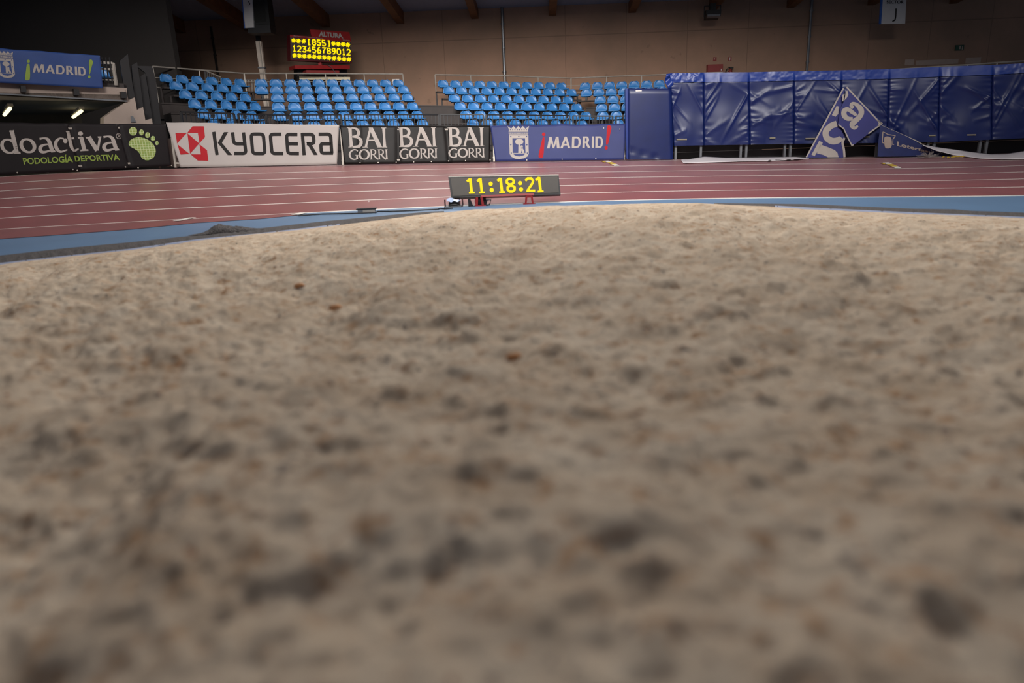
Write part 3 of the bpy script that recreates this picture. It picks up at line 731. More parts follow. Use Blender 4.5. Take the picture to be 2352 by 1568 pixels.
# black guard fence in front
def fY(x): 
    a = RL['A', 5]; b = RL['B', 5]; c_ = RL['C', 5]; d_ = RL['D', 4]
    return float(np.interp(x, [415, 487, 600, 680, 968, 1085, 1335, 1450], [a[0].y - 1.3, a[0].y - .9, a[1].y - .9, b[0].y - .9, b[1].y - .9, c_[0].y - .9, c_[1].y - .9, d_[1].y - 1.7]))
PAN = [(415, 537, 257, 261), (547, 609, 261.5, 264), (612, 664, 264, 264), (668, 783, 264, 263.5), (791, 1007, 263.3, 263), (1011, 1110, 263, 263), (1116, 1308, 263.5, 265.5), (1316, 1407, 266, 267), (1415, 1450, 267, 266.5)]
for i, (x0, x1, y0, y1) in enumerate(PAN):
    p = atY(x0, y0, fY(x0)); q = atY(x1, y1, fY(x1)); z0 = min(p.z, q.z) - .95
    t = thing('guard_fence', 'black barred guard fence panel before the seats, %s from the left' % ORD[i], 'guard fence', (p.x, p.y, z0), group='black guard fence panels')
    mb = MB(); mb.bar(p, q, .04, .04); mb.build('top_rail', M_blk, t)
    mb = MB(); mb.bar((p.x, p.y, z0 + .08), (q.x, q.y, z0 + .08), .035); mb.build('bottom_rail', M_blk, t)
    for s in (p, q): mb = MB(); mb.bar((s.x, s.y, 0.05), s, .05); mb.build('post', M_blk, t)
    n_ = max(2, round((q - p).length / .115)); mb = MB()
    for k in range(1, n_): s = p.lerp(q, k / n_); mb.bar((s.x, s.y, z0 + .08), s, .018)
    mb.build('bars', M_blk, t)

# ================================================================== ADVERTISING BANNERS
def bplane(x0, y0, x1, y1, dY, lean):
    return Plane(atY(x0, y0, Yo(x0) + dY), atY(x1, y1, Yo(x1) + dY), lean)
def rip(seed, amp, folds=()):
    rs = random.Random(seed); K = [(rs.uniform(1.5, 9), rs.uniform(-2, 2), rs.uniform(0, 6), rs.uniform(.3, 1)) for _ in range(6)]
    def f(u, v):
        s = sum(a * math.sin(k * u + l * v + p) for k, l, p, a in K) * amp / 3
        for (fu, slope, d, w_) in folds: s -= d * math.exp(-((u - fu - slope * v) / w_) ** 2)
        return s
    return f
def barrier(pl, L_, label, top=None):
    H1 = pl.uv(pl.hit(*top))[1] * .93
    t = thing('barrier', label, 'barrier', pl.o); up_ = pl.v
    back = -pl.n * .05
    for u in np.linspace(.03, L_ - .03, 4):
        a = pl.o + pl.e * float(u) + back; mb = MB(); mb.bar(a, a + up_ * H1, .04); mb.build('post', M_steel, t)
    for v in (.1, H1 - .02):
        a = pl.o + up_ * v + back; mb = MB(); mb.bar(a, a + pl.e * L_, .035); mb.build('rail', M_steel, t)
    for u in (.05, L_ - .05):
        a = pl.o + pl.e * u + back + up_ * .5; mb = MB(); b = pl.o + pl.e * u - pl.n * .6; b.z = pl.o.z; mb.bar(a, b, .03); mb.build('foot', M_steel, t)
LEAN = math.radians(13)
# --- charcoal banner with foot
pl = bplane(-60, 405, 393, 380.5, .15, math.radians(6)); L_ = pl.len
cd = crop(0, 250, 5.88)
u_of = lambda x, y: pl.uv(pl.hit(x, y))[0]
rp = rip(3, .012, [(u_of(176, 340), -.03, .05, .05), (u_of(290, 340), -.05, .05, .035)])
t = thing('advertising_banner', 'charcoal banner with pale doactiva lettering and green footprint, far left', 'banner', pl.o)
cloth('cloth', pl, (-60, 281), (380, 285), (393, 380.5), (-60, 405), M_char, t, rp, 110, 16, .8)
g = G2()
def ell(x, y, rx, ry, wt, wn, tilt=0):
    pts = []
    for k in range(28):
        a = 2 * math.pi * k / 28; w_ = wn + (wt - wn) * abs(math.cos(a)) ** 1.3
        X_, Y_ = rx * math.cos(a), ry * math.sin(a); pts.append((x + X_ + tilt * Y_, y + Y_, w_))
    g.line(pts, closed=True)
ell(118, 505, 92, 90, 48, 26, .2); g.line([(157, 292), (228, 600)], 56); g.poly([(122, 300), (132, 290), (180, 290), (180, 320), (130, 318)]); g.poly([(190, 610), (280, 604), (272, 578), (200, 575)])
ell(376, 497, 88, 88, 50, 26, .2)
def ga(dx, dy):
    g.line([(535 + dx, 405 + dy, 30), (590 + dx, 396 + dy, 22), (640 + dx, 410 + dy, 40), (668 + dx, 455 + dy, 52), (688 + dx, 520 + dy, 54), (705 + dx, 575 + dy, 50)], smooth=True)
    g.line([(672 + dx, 478 + dy, 18), (600 + dx, 485 + dy, 26), (548 + dx, 515 + dy, 46), (545 + dx, 560 + dy, 46), (590 + dx, 585 + dy, 34), (690 + dx, 558 + dy, 20)], smooth=True)
    g.poly([(690 + dx, 590 + dy), (750 + dx, 583 + dy), (742 + dx, 560 + dy), (695 + dx, 555 + dy)])
ga(0, 0); ga(862, -24)
g.line([(860, 405, 20), (810, 398, 22), (765, 430, 42), (748, 485, 50), (770, 545, 46), (820, 580, 28), (908, 552, 16)], smooth=True); g.disc(880, 432, 30, 34)
g.line([(918, 300, 50), (950, 440, 52), (972, 525, 50), (1010, 560, 34), (1065, 535, 18)], smooth=True); g.poly([(905, 385), (1005, 380), (1012, 405), (912, 408)]); g.poly([(885, 300), (945, 295), (940, 330), (915, 345)])
g.line([(1096, 385), (1142, 562)], 54); g.disc(1087, 333, 34, 29); g.poly([(1085, 572), (1195, 566), (1190, 545), (1090, 550)]); g.poly([(1050, 378), (1110, 372), (1115, 400), (1058, 400)])
g.line([(1198, 378), (1312, 562)], 58); g.line([(1352, 372), (1318, 562)], 30); g.poly([(1155, 380), (1235, 374), (1235, 394), (1162, 398)]); g.poly([(1318, 372), (1368, 370), (1366, 392), (1322, 392)])
g.line([(1605 + 38 * math.cos(a / 3), 367 + 36 * math.sin(a / 3)) for a in range(19)], 7, closed=True)
g.line([(1592, 388), (1592, 348), (1612, 350), (1616, 362), (1594, 368)], 7); g.line([(1602, 368), (1620, 388)], 7)
print_on('lettering', g, pl, cd, M_lett, t, .006, rp)
g = G2(); g.add(text2('PODOLOGÍA', .022), quadmap((305, 662), (975, 634), (985, 718), (322, 748))); g.add(text2('DEPORTIVA', .022), quadmap((1003, 628), (1600, 612), (1620, 690), (1015, 708)))
print_on('tagline', g, pl, cd, M_green, t, .006, rp)
def grid_green():
    m = bpy.data.materials.new('foot_green_grid'); m.use_nodes = True; nt = m.node_tree; N = nt.nodes; L = nt.links; b = N['Principled BSDF']; b.inputs['Roughness'].default_value = .5
    tc = N.new('ShaderNodeTexCoord'); bk = N.new('ShaderNodeTexBrick'); mp = N.new('ShaderNodeMapping'); mp.inputs['Rotation'].default_value = (math.radians(90), math.radians(20), 0)
    L.new(tc.outputs['Object'], mp.inputs[0]); L.new(mp.outputs[0], bk.inputs['Vector'])
    bk.offset = 0; bk.inputs['Color1'].default_value = C(124, 150, 76); bk.inputs['Color2'].default_value = C(136, 150, 70); bk.inputs['Mortar'].default_value = C(188, 200, 150)
    bk.inputs['Scale'].default_value = 1; bk.inputs['Mortar Size'].default_value = .0045; bk.inputs['Brick Width'].default_value = .05; bk.inputs['Row Height'].default_value = .05
    L.new(bk.outputs['Color'], b.inputs['Base Color']); return m
g = G2().blob([(1738, 470), (1760, 420), (1820, 390), (1880, 382), (1950, 395), (2020, 430), (2070, 480), (2100, 540), (2100, 600), (2070, 660), (2010, 692), (1960, 690), (1912, 660), (1888, 610), (1860, 570), (1800, 530), (1752, 505)], 3)
for q in ((1797, 302, 55, 58), (1910, 317, 32, 40), (1993, 353, 33, 38), (2065, 400, 30, 36), (2118, 463, 22, 28)): g.disc(*q)
print_on('footprint', g, pl, cd, grid_green(), t, .006, rp)
mb = MB()
for q in ((230, 862), (980, 818), (1040, 832), (1690, 785), (1860, 795), (2310, 765)): P_ = pl.hit(*cd(*q)) + pl.n * .02; mb.tube([P_, P_ + pl.n * .012], .014, 8)
mb.build('eyelets', M_steel, t)
barrier(pl, L_, 'steel barrier holding the charcoal banner', (180, 284))
# --- white banner
pl = bplane(400, 384, 776, 377.5, .15, LEAN); ck = crop(370, 260, 5.47); rp = rip(5, .012)
t = thing('advertising_banner', 'white banner with red geometric logo and black KYOCERA lettering', 'banner', pl.o)
cloth('cloth', pl, (381, 280.7), (779, 287.4), (774, 377), (414.8, 384.3), M_white, t, rp, 90, 14, .7)
g = G2(); K = 42
g.line([(661, 235), (703, 525)], K); g.poly([(790, 238), (842, 238), (764, 372), (893, 526), (838, 526), (712, 374)])
g.line([(897, 240), (915, 384), (1052, 384)], K, rnd=40); g.line([(1035, 242), (1066, 505), (918, 505)], K, rnd=40)
g.line([(1130, 262), (1284, 262), (1306, 506), (1152, 506)], K, closed=True, rnd=38)
g.line([(1510, 265), (1371, 265), (1393, 506), (1535, 506)], K, rnd=38)
g.line([(1712, 267), (1574, 267), (1593, 506), (1732, 506)], K, rnd=38); g.line([(1595, 384), (1718, 384)], K)
g.line([(1774, 246), (1797, 526)], K); g.line([(1775, 265), (1912, 265), (1922, 382), (1830, 382)], K, rnd=38); g.poly([(1822, 362), (1872, 362), (1968, 524), (1918, 524)])
g.line([(1978, 265), (2128, 265), (2144, 506)], K, rnd=38); g.line([(2138, 384), (2004, 384), (2014, 502), (2160, 502)], K, rnd=30)
print_on('lettering', g, pl, ck, M_black, t, .006, rp)
g = G2()
for P_ in ([(180, 250), (322, 248), (202, 380)], [(330, 248), (395, 165), (535, 165), (552, 298), (482, 378), (462, 248)], [(330, 252), (478, 380), (365, 510)], [(205, 390), (358, 513), (245, 520)], [(482, 390), (577, 465), (592, 597), (462, 595), (372, 517), (500, 517)]):
    if len(P_) == 6 and P_[0] == (330, 248):
        g.poly([(330, 248), (395, 165), (535, 165), (462, 248)]); g.poly([(462, 248), (535, 165), (552, 298), (482, 378)])
    elif len(P_) == 6:
        g.poly([(482, 390), (577, 465), (500, 517)]); g.poly([(577, 465), (592, 597), (500, 517)]); g.poly([(500, 517), (592, 597), (462, 595), (372, 517)])
    else: g.poly(P_)
print_on('logo', g, pl, ck, M_red2, t, .006, rp)
barrier(pl, pl.len, 'steel barrier holding the white banner', (600, 286))
mb = MB()   # pale board behind the left corner
a = atY(389, 383, Yo(389) + .7); mb.box((a.x - .05, a.y, a.z), (a.x + .6, a.y + .04, a.z + .62)); tag(mb.build('board', M_conc, base=a), 'grey board standing behind the left corner of the white banner', 'board')
# --- black banner
pl = bplane(785, 378, 1126, 372.5, .15, math.radians(8)); cb = crop(770, 260, 6.533); rp = rip(8, .022, [(.45, .02, .02, .05), (1.35, .05, .03, .06), (2.6, -.05, .03, .05)])
t = thing('advertising_banner', 'creased black banner printed three times with BAI GORRI', 'banner', pl.o)
cloth('cloth', pl, (780.7, 288.3), (1126, 288.3), (1125, 372.5), (791.4, 377.9), M_bai, t, rp, 100, 14, .4)
def glyph(ch):
    g = G2(); L = g.line
    ser = lambda x, y, w_: g.poly([(x - w_, y - .018), (x + w_, y - .018), (x + w_, y + .018), (x - w_, y + .018)])
    if ch == 'B':   # width 1
        L([(.2, 1, .24), (.2, .5, .19), (.2, 0, .24)]); L([(.15, .97, .06), (.5, .96, .08), (.72, .86, .18), (.74, .70, .20), (.6, .57, .14), (.2, .53, .06)], smooth=True)
        L([(.25, .53, .06), (.65, .5, .1), (.86, .38, .2), (.86, .2, .21), (.66, .05, .14), (.15, .03, .06)], smooth=True); ser(.16, .985, .16); ser(.16, .015, .16)
    if ch == 'A':
        L([(.46, 1, .10), (.16, 0, .11)]); g.poly([(.36, 1), (.56, 1), (.97, 0), (.74, 0)]); L([(.25, .36), (.7, .36)], .07); ser(.14, .015, .14); ser(.86, .015, .15); 
    if ch == 'I':
        L([(.5, 1, .62), (.5, .5, .46), (.5, 0, .62)]); ser(.5, .985, .5); ser(.5, .015, .5)
    if ch == 'O':
        pts = []
        for k in range(32):
            a = 2 * math.pi * k / 32; pts.append((.5 + .41 * math.cos(a), .5 + .46 * math.sin(a), .10 + .09 * abs(math.cos(a))))
        g.line(pts, closed=True)
    if ch == 'G':
        L([(.95, .82, .12), (.72, .95, .1), (.42, .92, .13), (.14, .68, .19), (.10, .42, .2), (.28, .12, .15), (.6, .03, .11), (.9, .12, .12)], smooth=True); L([(.86, .05, .19), (.86, .44, .17)]); ser(.84, .44, .17)
    if ch == 'R':
        L([(.17, 1, .2), (.17, .5, .16), (.17, 0, .2)]); L([(.1, .97, .06), (.5, .95, .09), (.72, .82, .17), (.7, .62, .17), (.5, .5, .1), (.2, .47, .06)], smooth=True)
        L([(.42, .5, .14), (.72, .2, .17), (1.05, .0, .13)]); ser(.15, .985, .15); ser(.15, .015, .15)
    return g
g = G2()
for (q1, q2) in ((((175, 215), (765, 215), (780, 512), (200, 515)), ((205, 542), (785, 540), (795, 690), (205, 700))), (((940, 212), (1510, 212), (1525, 498), (960, 505)), ((960, 530), (1530, 528), (1532, 672), (965, 685))), (((1685, 212), (2225, 212), (2235, 495), (1700, 497)), ((1700, 525), (2240, 520), (2245, 660), (1700, 668)))):
    f = quadmap(*q1)
    for ch, a, b in (('B', 0, .38), ('A', .36, .89), ('I', .87, 1.0)): g.add(glyph(ch), lambda x, y, a=a, b=b: f(a + (b - a) * x, y))
    f2 = quadmap(*q2)
    for ch, a, b in (('G', 0, .245), ('O', .25, .535), ('R', .54, .74), ('R', .745, .935), ('I', .93, 1.0)): g.add(glyph(ch), lambda x, y, a=a, b=b: f2(a + (b - a) * x, y))
print_on('lettering', g, pl, cb, M_lett, t, .006, rp)
mb = MB()
for q in ((375, 745), (645, 742), (915, 738), (1178, 733), (1440, 728), (1697, 718), (1953, 713), (2320, 703)): P_ = pl.hit(*cb(*q)) + pl.n * .025; mb.tube([P_, P_ + pl.n * .01], .013, 8)
mb.build('eyelets', M_steel, t)
barrier(pl, pl.len, 'steel barrier holding the black banner', (950, 289))
# --- navy crest banner
def crest(tr_poly):
    light = G2(); dark = G2()
    light.poly([(395, 205), (690, 205), (695, 175), (395, 175)])
    for a, b, c_ in (((372, 130), (395, 178), (440, 178)), ((468, 130), (425, 178), (508, 178)), ((540, 130), (498, 178), (582, 178)), ((610, 130), (570, 178), (655, 178)), ((708, 130), (645, 178), (695, 178))): light.poly([a, b, c_])
    light.poly([(392, 213), (693, 213), (693, 221), (392, 221)]); light.poly([(392, 230), (694, 230), (694, 250), (392, 250)]); light.poly([(398, 256), (690, 256), (690, 264), (398, 264)])
    light.poly([(400, 272), (695, 272), (702, 560), (680, 600), (630, 628), (555, 640), (490, 634), (435, 605), (408, 562)])
    for x in (420, 455, 488, 525, 560, 597, 630, 665): dark.disc(x, 186, 8)
    for x in (435, 470, 505, 590, 620, 655): dark.poly([(x - 9, 236), (x + 9, 236), (x + 9, 244), (x - 9, 244)])
    dark.poly([(450, 318), (645, 318), (652, 545), (455, 545)]); dark.poly([(455, 555), (652, 555), (620, 582), (555, 597), (490, 585)])
    for x, y in ((425, 292), (548, 292), (668, 292), (425, 420), (673, 420), (432, 547), (680, 547)): dark.disc(x, y, 10)
    fig = G2().disc(555, 373, 65, 46); fig.poly([(543, 412), (572, 412), (580, 546), (540, 546)])
    fig.poly([(574, 436), (602, 425), (612, 446), (606, 470), (630, 512), (634, 546), (606, 546)]); fig.poly([(574, 436), (606, 470), (590, 512), (584, 546), (568, 546)])
    return light, dark, fig
pl = bplane(1132, 370.5, 1436, 366.7, .15, LEAN * .7); cm = crop(1110, 270, 6.72); rp = rip(11, .014)
t = thing('advertising_banner', 'navy banner with pale crest and ¡MADRID! between red exclamation marks', 'banner', pl.o)
cloth('cloth', pl, (1126, 287.9), (1437, 284.5), (1434, 366.7), (1138, 370), M_navy, t, rp, 80, 14, 1.2)
l, d, f_ = crest(None)
print_on('crest', l, pl, cm, M_lett, t, .006, rp); print_on('crest_cutout', d, pl, cm, M_navy, t, .009, rp); print_on('bear_and_tree', f_, pl, cm, M_lett, t, .012, rp)
g = G2().add(madrid(), quadmap((995, 297), (1850, 290), (1850, 465), (985, 475))); print_on('lettering', g, pl, cm, M_lett, t, .006, rp)
g = G2().disc(932, 258, 27).blob([(915, 318), (944, 318), (936, 500), (922, 605), (885, 628), (855, 605), (862, 540)], 5)
g.blob([(1895, 405), (1925, 405), (1955, 270), (1978, 160), (1945, 118), (1910, 145), (1905, 250)], 5).disc(1897, 465, 25, 32); print_on('exclamation_marks', g, pl, cm, M_red2, t, .006, rp)
mb = MB()
for q in ((108, 655), (672, 657), (1215, 645), (1735, 633), (1855, 165), (2105, 182)): P_ = pl.hit(*cm(*q)) + pl.n * .02; mb.tube([P_, P_ + pl.n * .01], .013, 8)
mb.build('eyelets', M_steel, t)
barrier(pl, pl.len, 'steel barrier holding the navy crest banner', (1300, 289))

# ================================================================== LEFT BALCONY
YL = lambda x: 15.4 + 1.6 * x / 291
pb = Plane(atY(0, 215, YL(0)), atY(291, 231, YL(291)))
def extrude_px(mb, pts, pl, th, mi=0): mb.prism([pl.hit(*p) for p in pts], -pl.n * th, mi)
t = thing('balcony', 'concrete balcony edge above a dark passage at far left', 'balcony', pb.hit(0, 215))
mb = MB(); extrude_px(mb, [(-260, 172), (291, 202), (292, 231), (-260, 200)], pb, .4); mb.build('edge_beam', M_conc, t)
mb = MB(); extrude_px(mb, [(-260, 199), (292, 230.5), (292, 233.5), (-260, 202)], Plane(pb.o + pb.n * .05, pb.o + pb.n * .05 + pb.e), .1); mb.build('drip_rail', M_zinc, t)
mb = MB(); a = pb.hit(-260, 205); b = pb.hit(292, 233); bk = -pb.n * 5; a.z = b.z = min(a.z, b.z)
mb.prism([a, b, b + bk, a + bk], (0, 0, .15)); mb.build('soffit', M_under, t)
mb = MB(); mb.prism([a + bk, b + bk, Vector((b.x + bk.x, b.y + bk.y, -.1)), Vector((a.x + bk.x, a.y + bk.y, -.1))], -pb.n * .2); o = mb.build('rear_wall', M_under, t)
mb = MB(); extrude_px(mb, [(288, 203), (295.4, 230), (309.5, 223.7), (314.6, 253), (328.6, 246), (334, 276.7), (349, 272), (356, 330), (237, 330), (238.7, 269.6), (291, 232.7)], pb, .35); mb.build('stair_side_wall', M_conc, t)
mb = MB(); extrude_px(mb, [(300, 266), (305.5, 266), (313, 281), (301, 281)], Plane(pb.o + pb.n * .02, pb.o + pb.n * .02 + pb.e), .015); mb.build('blue_grey_mark', M_zinc, t)
for px, py, px2, py2, lab in ((10, 264, 23, 249, 'slanting lit fluorescent lamp in the passage, left one'), (168, 269, 187, 255, 'slanting lit fluorescent lamp in the passage, right one')):
    cy = pb.hit(px, py) - pb.n * .8; zc = a.z - .06
    p0 = atZ(px, py, zc); 
    p0 = pb.hit(px, py); 
    Y0 = p0.y + 1.0; p0 = atY(px, py, Y0); p1 = atZ(px2, py2, p0.z) 
    if p1.y > Y0 + 3 or p1.y < 1: p1 = atY(px2, py2, Y0 + .4)
    t2 = thing('fluorescent_lamp', lab, 'lamp', p0); e = (p1 - p0)
    mb = MB(); mb.tube([p0, p1], .035, 10); mb.build('tube', M_tube, t2)
    mb = MB(); mb.bar(p0 + Vector((0, 0.03, .07)), p1 + Vector((0, .03, .07)), .1, .05); mb.build('housing', M_under, t2)
lp = bpy.data.lights.new('passage_lamp_light', 'POINT'); lp.energy = 3; lp.color = (1, .9, .6); lp.shadow_soft_size = .2
lo = bpy.data.objects.new('passage_lamp_light', lp); COL.objects.link(lo); lo.location = atY(178, 275, 18.6)
for px, lab in ((54, 'dark bracket box under the hanging banner, leftmost'), (176, 'dark bracket box under the hanging banner, middle one'), (285, 'dark bracket box by the balcony corner')):
    y = 190 + px * .06 + 6; mb = MB(); extrude_px(mb, [(px - 7, y - 3), (px + 5, y - 2), (px + 7, y + 12), (px - 5, y + 12)], Plane(pb.o + pb.n * .15, pb.o + pb.n * .15 + pb.e), .15)
    tag(mb.build('bracket_box', M_blk, base=pb.hit(px, y)), lab, 'bracket', 'dark boxes on the balcony edge')
ph = Plane(pb.o + pb.n * .2, pb.o + pb.n * .2 + pb.e); ch = crop(0, 100, 7.84); rp = rip(21, .02, [(3.0, .6, .02, .1)])
t = thing('hanging_banner', 'blue cloth banner with MADRID between green exclamation marks on the balcony', 'banner', ph.hit(120, 150))
cloth('cloth', ph, (-70, 106), (229.6, 127.4), (236.6, 202.7), (-70, 186), M_navyd, t, rp, 80, 16, .6)
print_on('lettering', G2().add(madrid(), quadmap((600, 362), (1535, 425), (1550, 580), (585, 520))), ph, ch, M_lett, t, .006, rp)
g = G2().disc(510, 320, 28).blob([(485, 380), (528, 380), (540, 500), (535, 640), (490, 662), (450, 640), (465, 500)], 5).blob([(1602, 540), (1620, 540), (1650, 420), (1672, 330), (1635, 286), (1600, 320), (1600, 430)], 5).disc(1605, 600, 25, 28)
print_on('exclamation_marks', g, ph, ch, M_green, t, .006, rp)
l, d, f_ = crest(None)
sx = lambda x, y: ((x - 700) * .98 + 275, (y - 640) * .95 + 630 + (x - 700) * .07)
sl = lambda x, y: (sx(x, y)[0] + (sx(x, y)[1] - 630) * .1, sx(x, y)[1])
for n_, gg, mm, of in (('crest', l, M_lett, .006), ('crest_cutout', d, M_navyd, .009), ('bear_and_tree', f_, M_lett, .012)):
    g2 = G2().add(gg, sl); print_on(n_, g2, ph, ch, mm, t, of, rp)
t = thing('balcony_railing', 'pale and black railing with rails right of the hanging banner', 'railing', pb.hit(262, 198))
mb = MB(); mb.bar(pb.hit(-200, 128), pb.hit(258, 145), .05); mb.bar(pb.hit(-200, 144), pb.hit(259, 159), .04); mb.bar(pb.hit(-200, 170), pb.hit(262, 184), .03); mb.build('rails', M_steel, t)
mb = MB(); mb.bar(pb.hit(259.5, 144), pb.hit(267, 196), .055); mb.build('post', M_steel, t)
mb = MB()
for x in (236, 244.5, 253): mb.bar(pb.hit(x - 3, 132) + pb.n * .05, pb.hit(x + 4, 190) + pb.n * .05, .02)
mb.build('black_bars', M_blk, t)
p = pb.hit(248, 178) - pb.n * .55; put_seat(Vector((p.x, p.y, p.z - .11)), math.atan2(pb.e.y, pb.e.x), 'single blue plastic seat behind the balcony railing', None)
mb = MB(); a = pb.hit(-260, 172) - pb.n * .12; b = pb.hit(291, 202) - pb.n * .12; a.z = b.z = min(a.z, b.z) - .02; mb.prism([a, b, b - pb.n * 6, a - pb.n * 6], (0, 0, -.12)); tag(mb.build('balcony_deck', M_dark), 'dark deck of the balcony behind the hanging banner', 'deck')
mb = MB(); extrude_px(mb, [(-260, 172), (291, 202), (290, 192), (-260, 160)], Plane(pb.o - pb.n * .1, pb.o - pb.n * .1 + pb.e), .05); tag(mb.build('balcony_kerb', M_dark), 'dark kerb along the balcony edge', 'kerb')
# stair guards
GP = Plane(pb.o + pb.e * 3.0 - pb.n * .1, pb.o + pb.e * 4 - pb.n * .1)
for i, (pts, lab) in enumerate((([(275, 140), (293.5, 123.5), (300, 170), (310, 224), (296, 231), (285, 200)], 'tall black stair guard panel nearest the balcony'),
                  ([(302, 150), (315, 143), (322, 190), (329, 246), (315, 253), (309, 222)], 'black stair guard panel in the middle of the steps'),
                  ([(320, 176), (334, 168), (342, 220), (350, 272), (335, 277), (328, 240)], 'black stair guard panel lowest on the steps'),
                  ([(313, 151), (350, 152), (358, 187), (366, 250), (372, 300), (352, 300), (346, 240), (335, 168)], 'broad black side cladding left of the angled seats'))):
    pq = Plane(GP.o - pb.n * .15 * i, GP.o - pb.n * .15 * i + pb.e); mb = MB(); extrude_px(mb, pts, pq, .06); tag(mb.build('stair_guard', M_blk, base=pq.hit(*pts[0])), lab, 'stair guard')

# ================================================================== POLE, LOUDSPEAKER, SIGN, SCOREBOARD
PY_ = 27.8
t = thing('steel_column', 'pale weathered column with black collar under the loudspeaker', 'column', atY(606, 200, PY_))
a = atY(606.5, 200, PY_); a.z = 1.5; x_ = atY(604, 170, PY_).x; zt = atY(597, 95, PY_).z
mb = MB(); mb.box((x_ - .10, PY_ - .07, 0), (x_ + .10, PY_ + .07, zt)); mb.build('shaft', mat('column_pale', (206, 192, 178), .6, var=.15, scale=3), t)
mb = MB(); mb.box((x_ + .03, PY_ - .10, 1), (x_ + .06, PY_ - .07, zt)); mb.build('conduit', M_steel, t)
mb = MB(); mb.box((x_ - .075, PY_ - .06, zt), (x_ + .075, PY_ + .06, zt + 3)); mb.build('collar', M_blk, t)
mb = MB(); mb.box((x_ - .13, PY_ - .11, zt - .95), (x_ + .13, PY_ + .09, zt - .9)); mb.build('clamp', M_zinc, t)
p = atY(601, 66, PY_ - .5); t = thing('loudspeaker', 'tall black loudspeaker box mounted on the column', 'loudspeaker', p)
zt2 = min(atY(600, -30, PY_ - .5).z, cz(PY_) - .05); zb = atY(601, 79, PY_ - .5).z; zm = atY(601, 60, PY_ - .5).z
mb = MB(); mb.box((p.x - .42, p.y - .3, zm), (p.x + .42, p.y + .3, zt2)); mb.build('cabinet', mat('speaker_black', (22, 22, 21), .6), t)
mb = MB(); mb.box((p.x - .40, p.y - .33, zb), (p.x + .42, p.y + .28, zm - .01)); mb.build('base_box', M_blk, t)
mb = MB(); mb.box((p.x - .36, p.y - .315, zm + .08), (p.x + .30, p.y - .30, zt2 - .06)); mb.build('grille', mat('grille', (30, 30, 28), .8, var=.4, scale=90), t)
mb = MB(); q = atY(583, 50, PY_ - .84); mb.tube([q, q - Vector((0, .02, 0))], .025, 10); mb.build('indicator', M_sign, t)
pl = Plane(atY(561, 64, PY_ - .9), atY(580, 64, PY_ - .9)); t = thing('sector_sign', 'white sector sign with blue edge left of the loudspeaker', 'sign', pl.hit(565, 60))
mb = MB(); extrude_px(mb, [(563, 64.5), (583, 63.5), (578, -20), (556, -20)], pl, .08); mb.build('board', M_sign, t)
mb = MB(); extrude_px(mb, [(560.5, 65), (563.2, 64.5), (556.5, -20), (554, -20)], pl, .08); mb.build('blue_edge', M_signb, t)
print_on('letter', G2().line([(570, 3), (574, 8), (572, 13)], 1.6, smooth=True), pl, lambda x, y: (x, y), M_black, t, .01)
# scoreboard
cs = crop(540, 0, 5.6); A0 = atY(666, 140, 26.9); B0 = atY(808, 148, 28.6); pl = Plane(A0, B0)
t = thing('scoreboard', 'red ALTURA scoreboard with yellow LED digits and stars', 'scoreboard', A0)
mb = MB(); extrude_px(mb, [cs(705, 445), cs(1490, 515), cs(1503, 815), cs(712, 775)], pl, .25); mb.build('case', M_redd, t)
pf = Plane(A0 + pl.n * .012, B0 + pl.n * .012)
mb = MB(); mb.poly([pf.hit(*cs(*q)) for q in ((708, 478), (1490, 540), (1495, 795), (722, 755))]); mb.build('led_panel', M_ledbg, t)
mb = MB(); mb.poly([pf.hit(*cs(*q)) for q in ((706, 448), (1490, 515), (1490, 545), (706, 482))]); mb.build('title_strip', M_redm, t)
mb = MB(); extrude_px(mb, [cs(962, 378), cs(1470, 412), cs(1490, 518), cs(985, 472)], pl, .05); mb.build('header_plate', M_redm, t)
sg = G2()
def star(x, y, r):
    P_ = []
    for k in range(16): a = math.pi * k / 8 + .2; q = r if k % 2 else r * .62; P_.append((x + q * math.cos(a), y + q * math.sin(a)))
    c_ = (x, y)
    for k in range(16): sg.poly([c_, P_[k], P_[(k + 1) % 16]])
for x, y in ((750, 520), (816, 526), (882, 531), (1262, 562), (1325, 567), (1388, 572), (1450, 577)): star(x, y, 35)
for i in range(12): star(762 + 701 * i / 11, 713 + 50 * i / 11, 35)
DIG = {'1': [[(.15, .78), (.5, 1), (.5, 0)], [(.15, 0), (.85, 0)]], '2': [[(0, .8), (.25, 1), (.75, 1), (1, .78), (.95, .58), (0, 0), (1, 0)]], '3': [[(0, 1), (1, 1), (.45, .58), (.8, .55), (1, .3), (.75, 0), (.25, 0), (0, .15)]],
       '4': [[(.7, 0), (.7, 1), (0, .3), (1, .3)]], '5': [[(.95, 1), (.08, 1), (.05, .58), (.7, .6), (1, .32), (.75, 0), (.25, 0), (0, .15)]], '6': [[(.85, 1), (.4, .95), (.05, .45), (.2, 0), (.8, 0), (1, .28), (.8, .55), (.1, .5)]],
       '7': [[(0, 1), (1, 1), (.4, .45), (.35, 0)]], '8': [[(.25, .53), (.02, .77), (.25, 1), (.75, 1), (.98, .77), (.75, .53), (1, .27), (.75, 0), (.25, 0), (0, .27), (.25, .53), (.75, .53)]],
       '9': [[(.15, 0), (.6, .05), (.95, .5), (.8, 1), (.2, 1), (0, .75), (.2, .48), (.9, .5)]], '0': [[(.25, 0), (0, .25), (0, .75), (.25, 1), (.75, 1), (1, .75), (1, .25), (.75, 0), (.25, 0)]], '[': [[(.8, 1), (.35, 1), (.35, 0), (.8, 0)]], ']': [[(.2, 1), (.65, 1), (.65, 0), (.2, 0)]]}
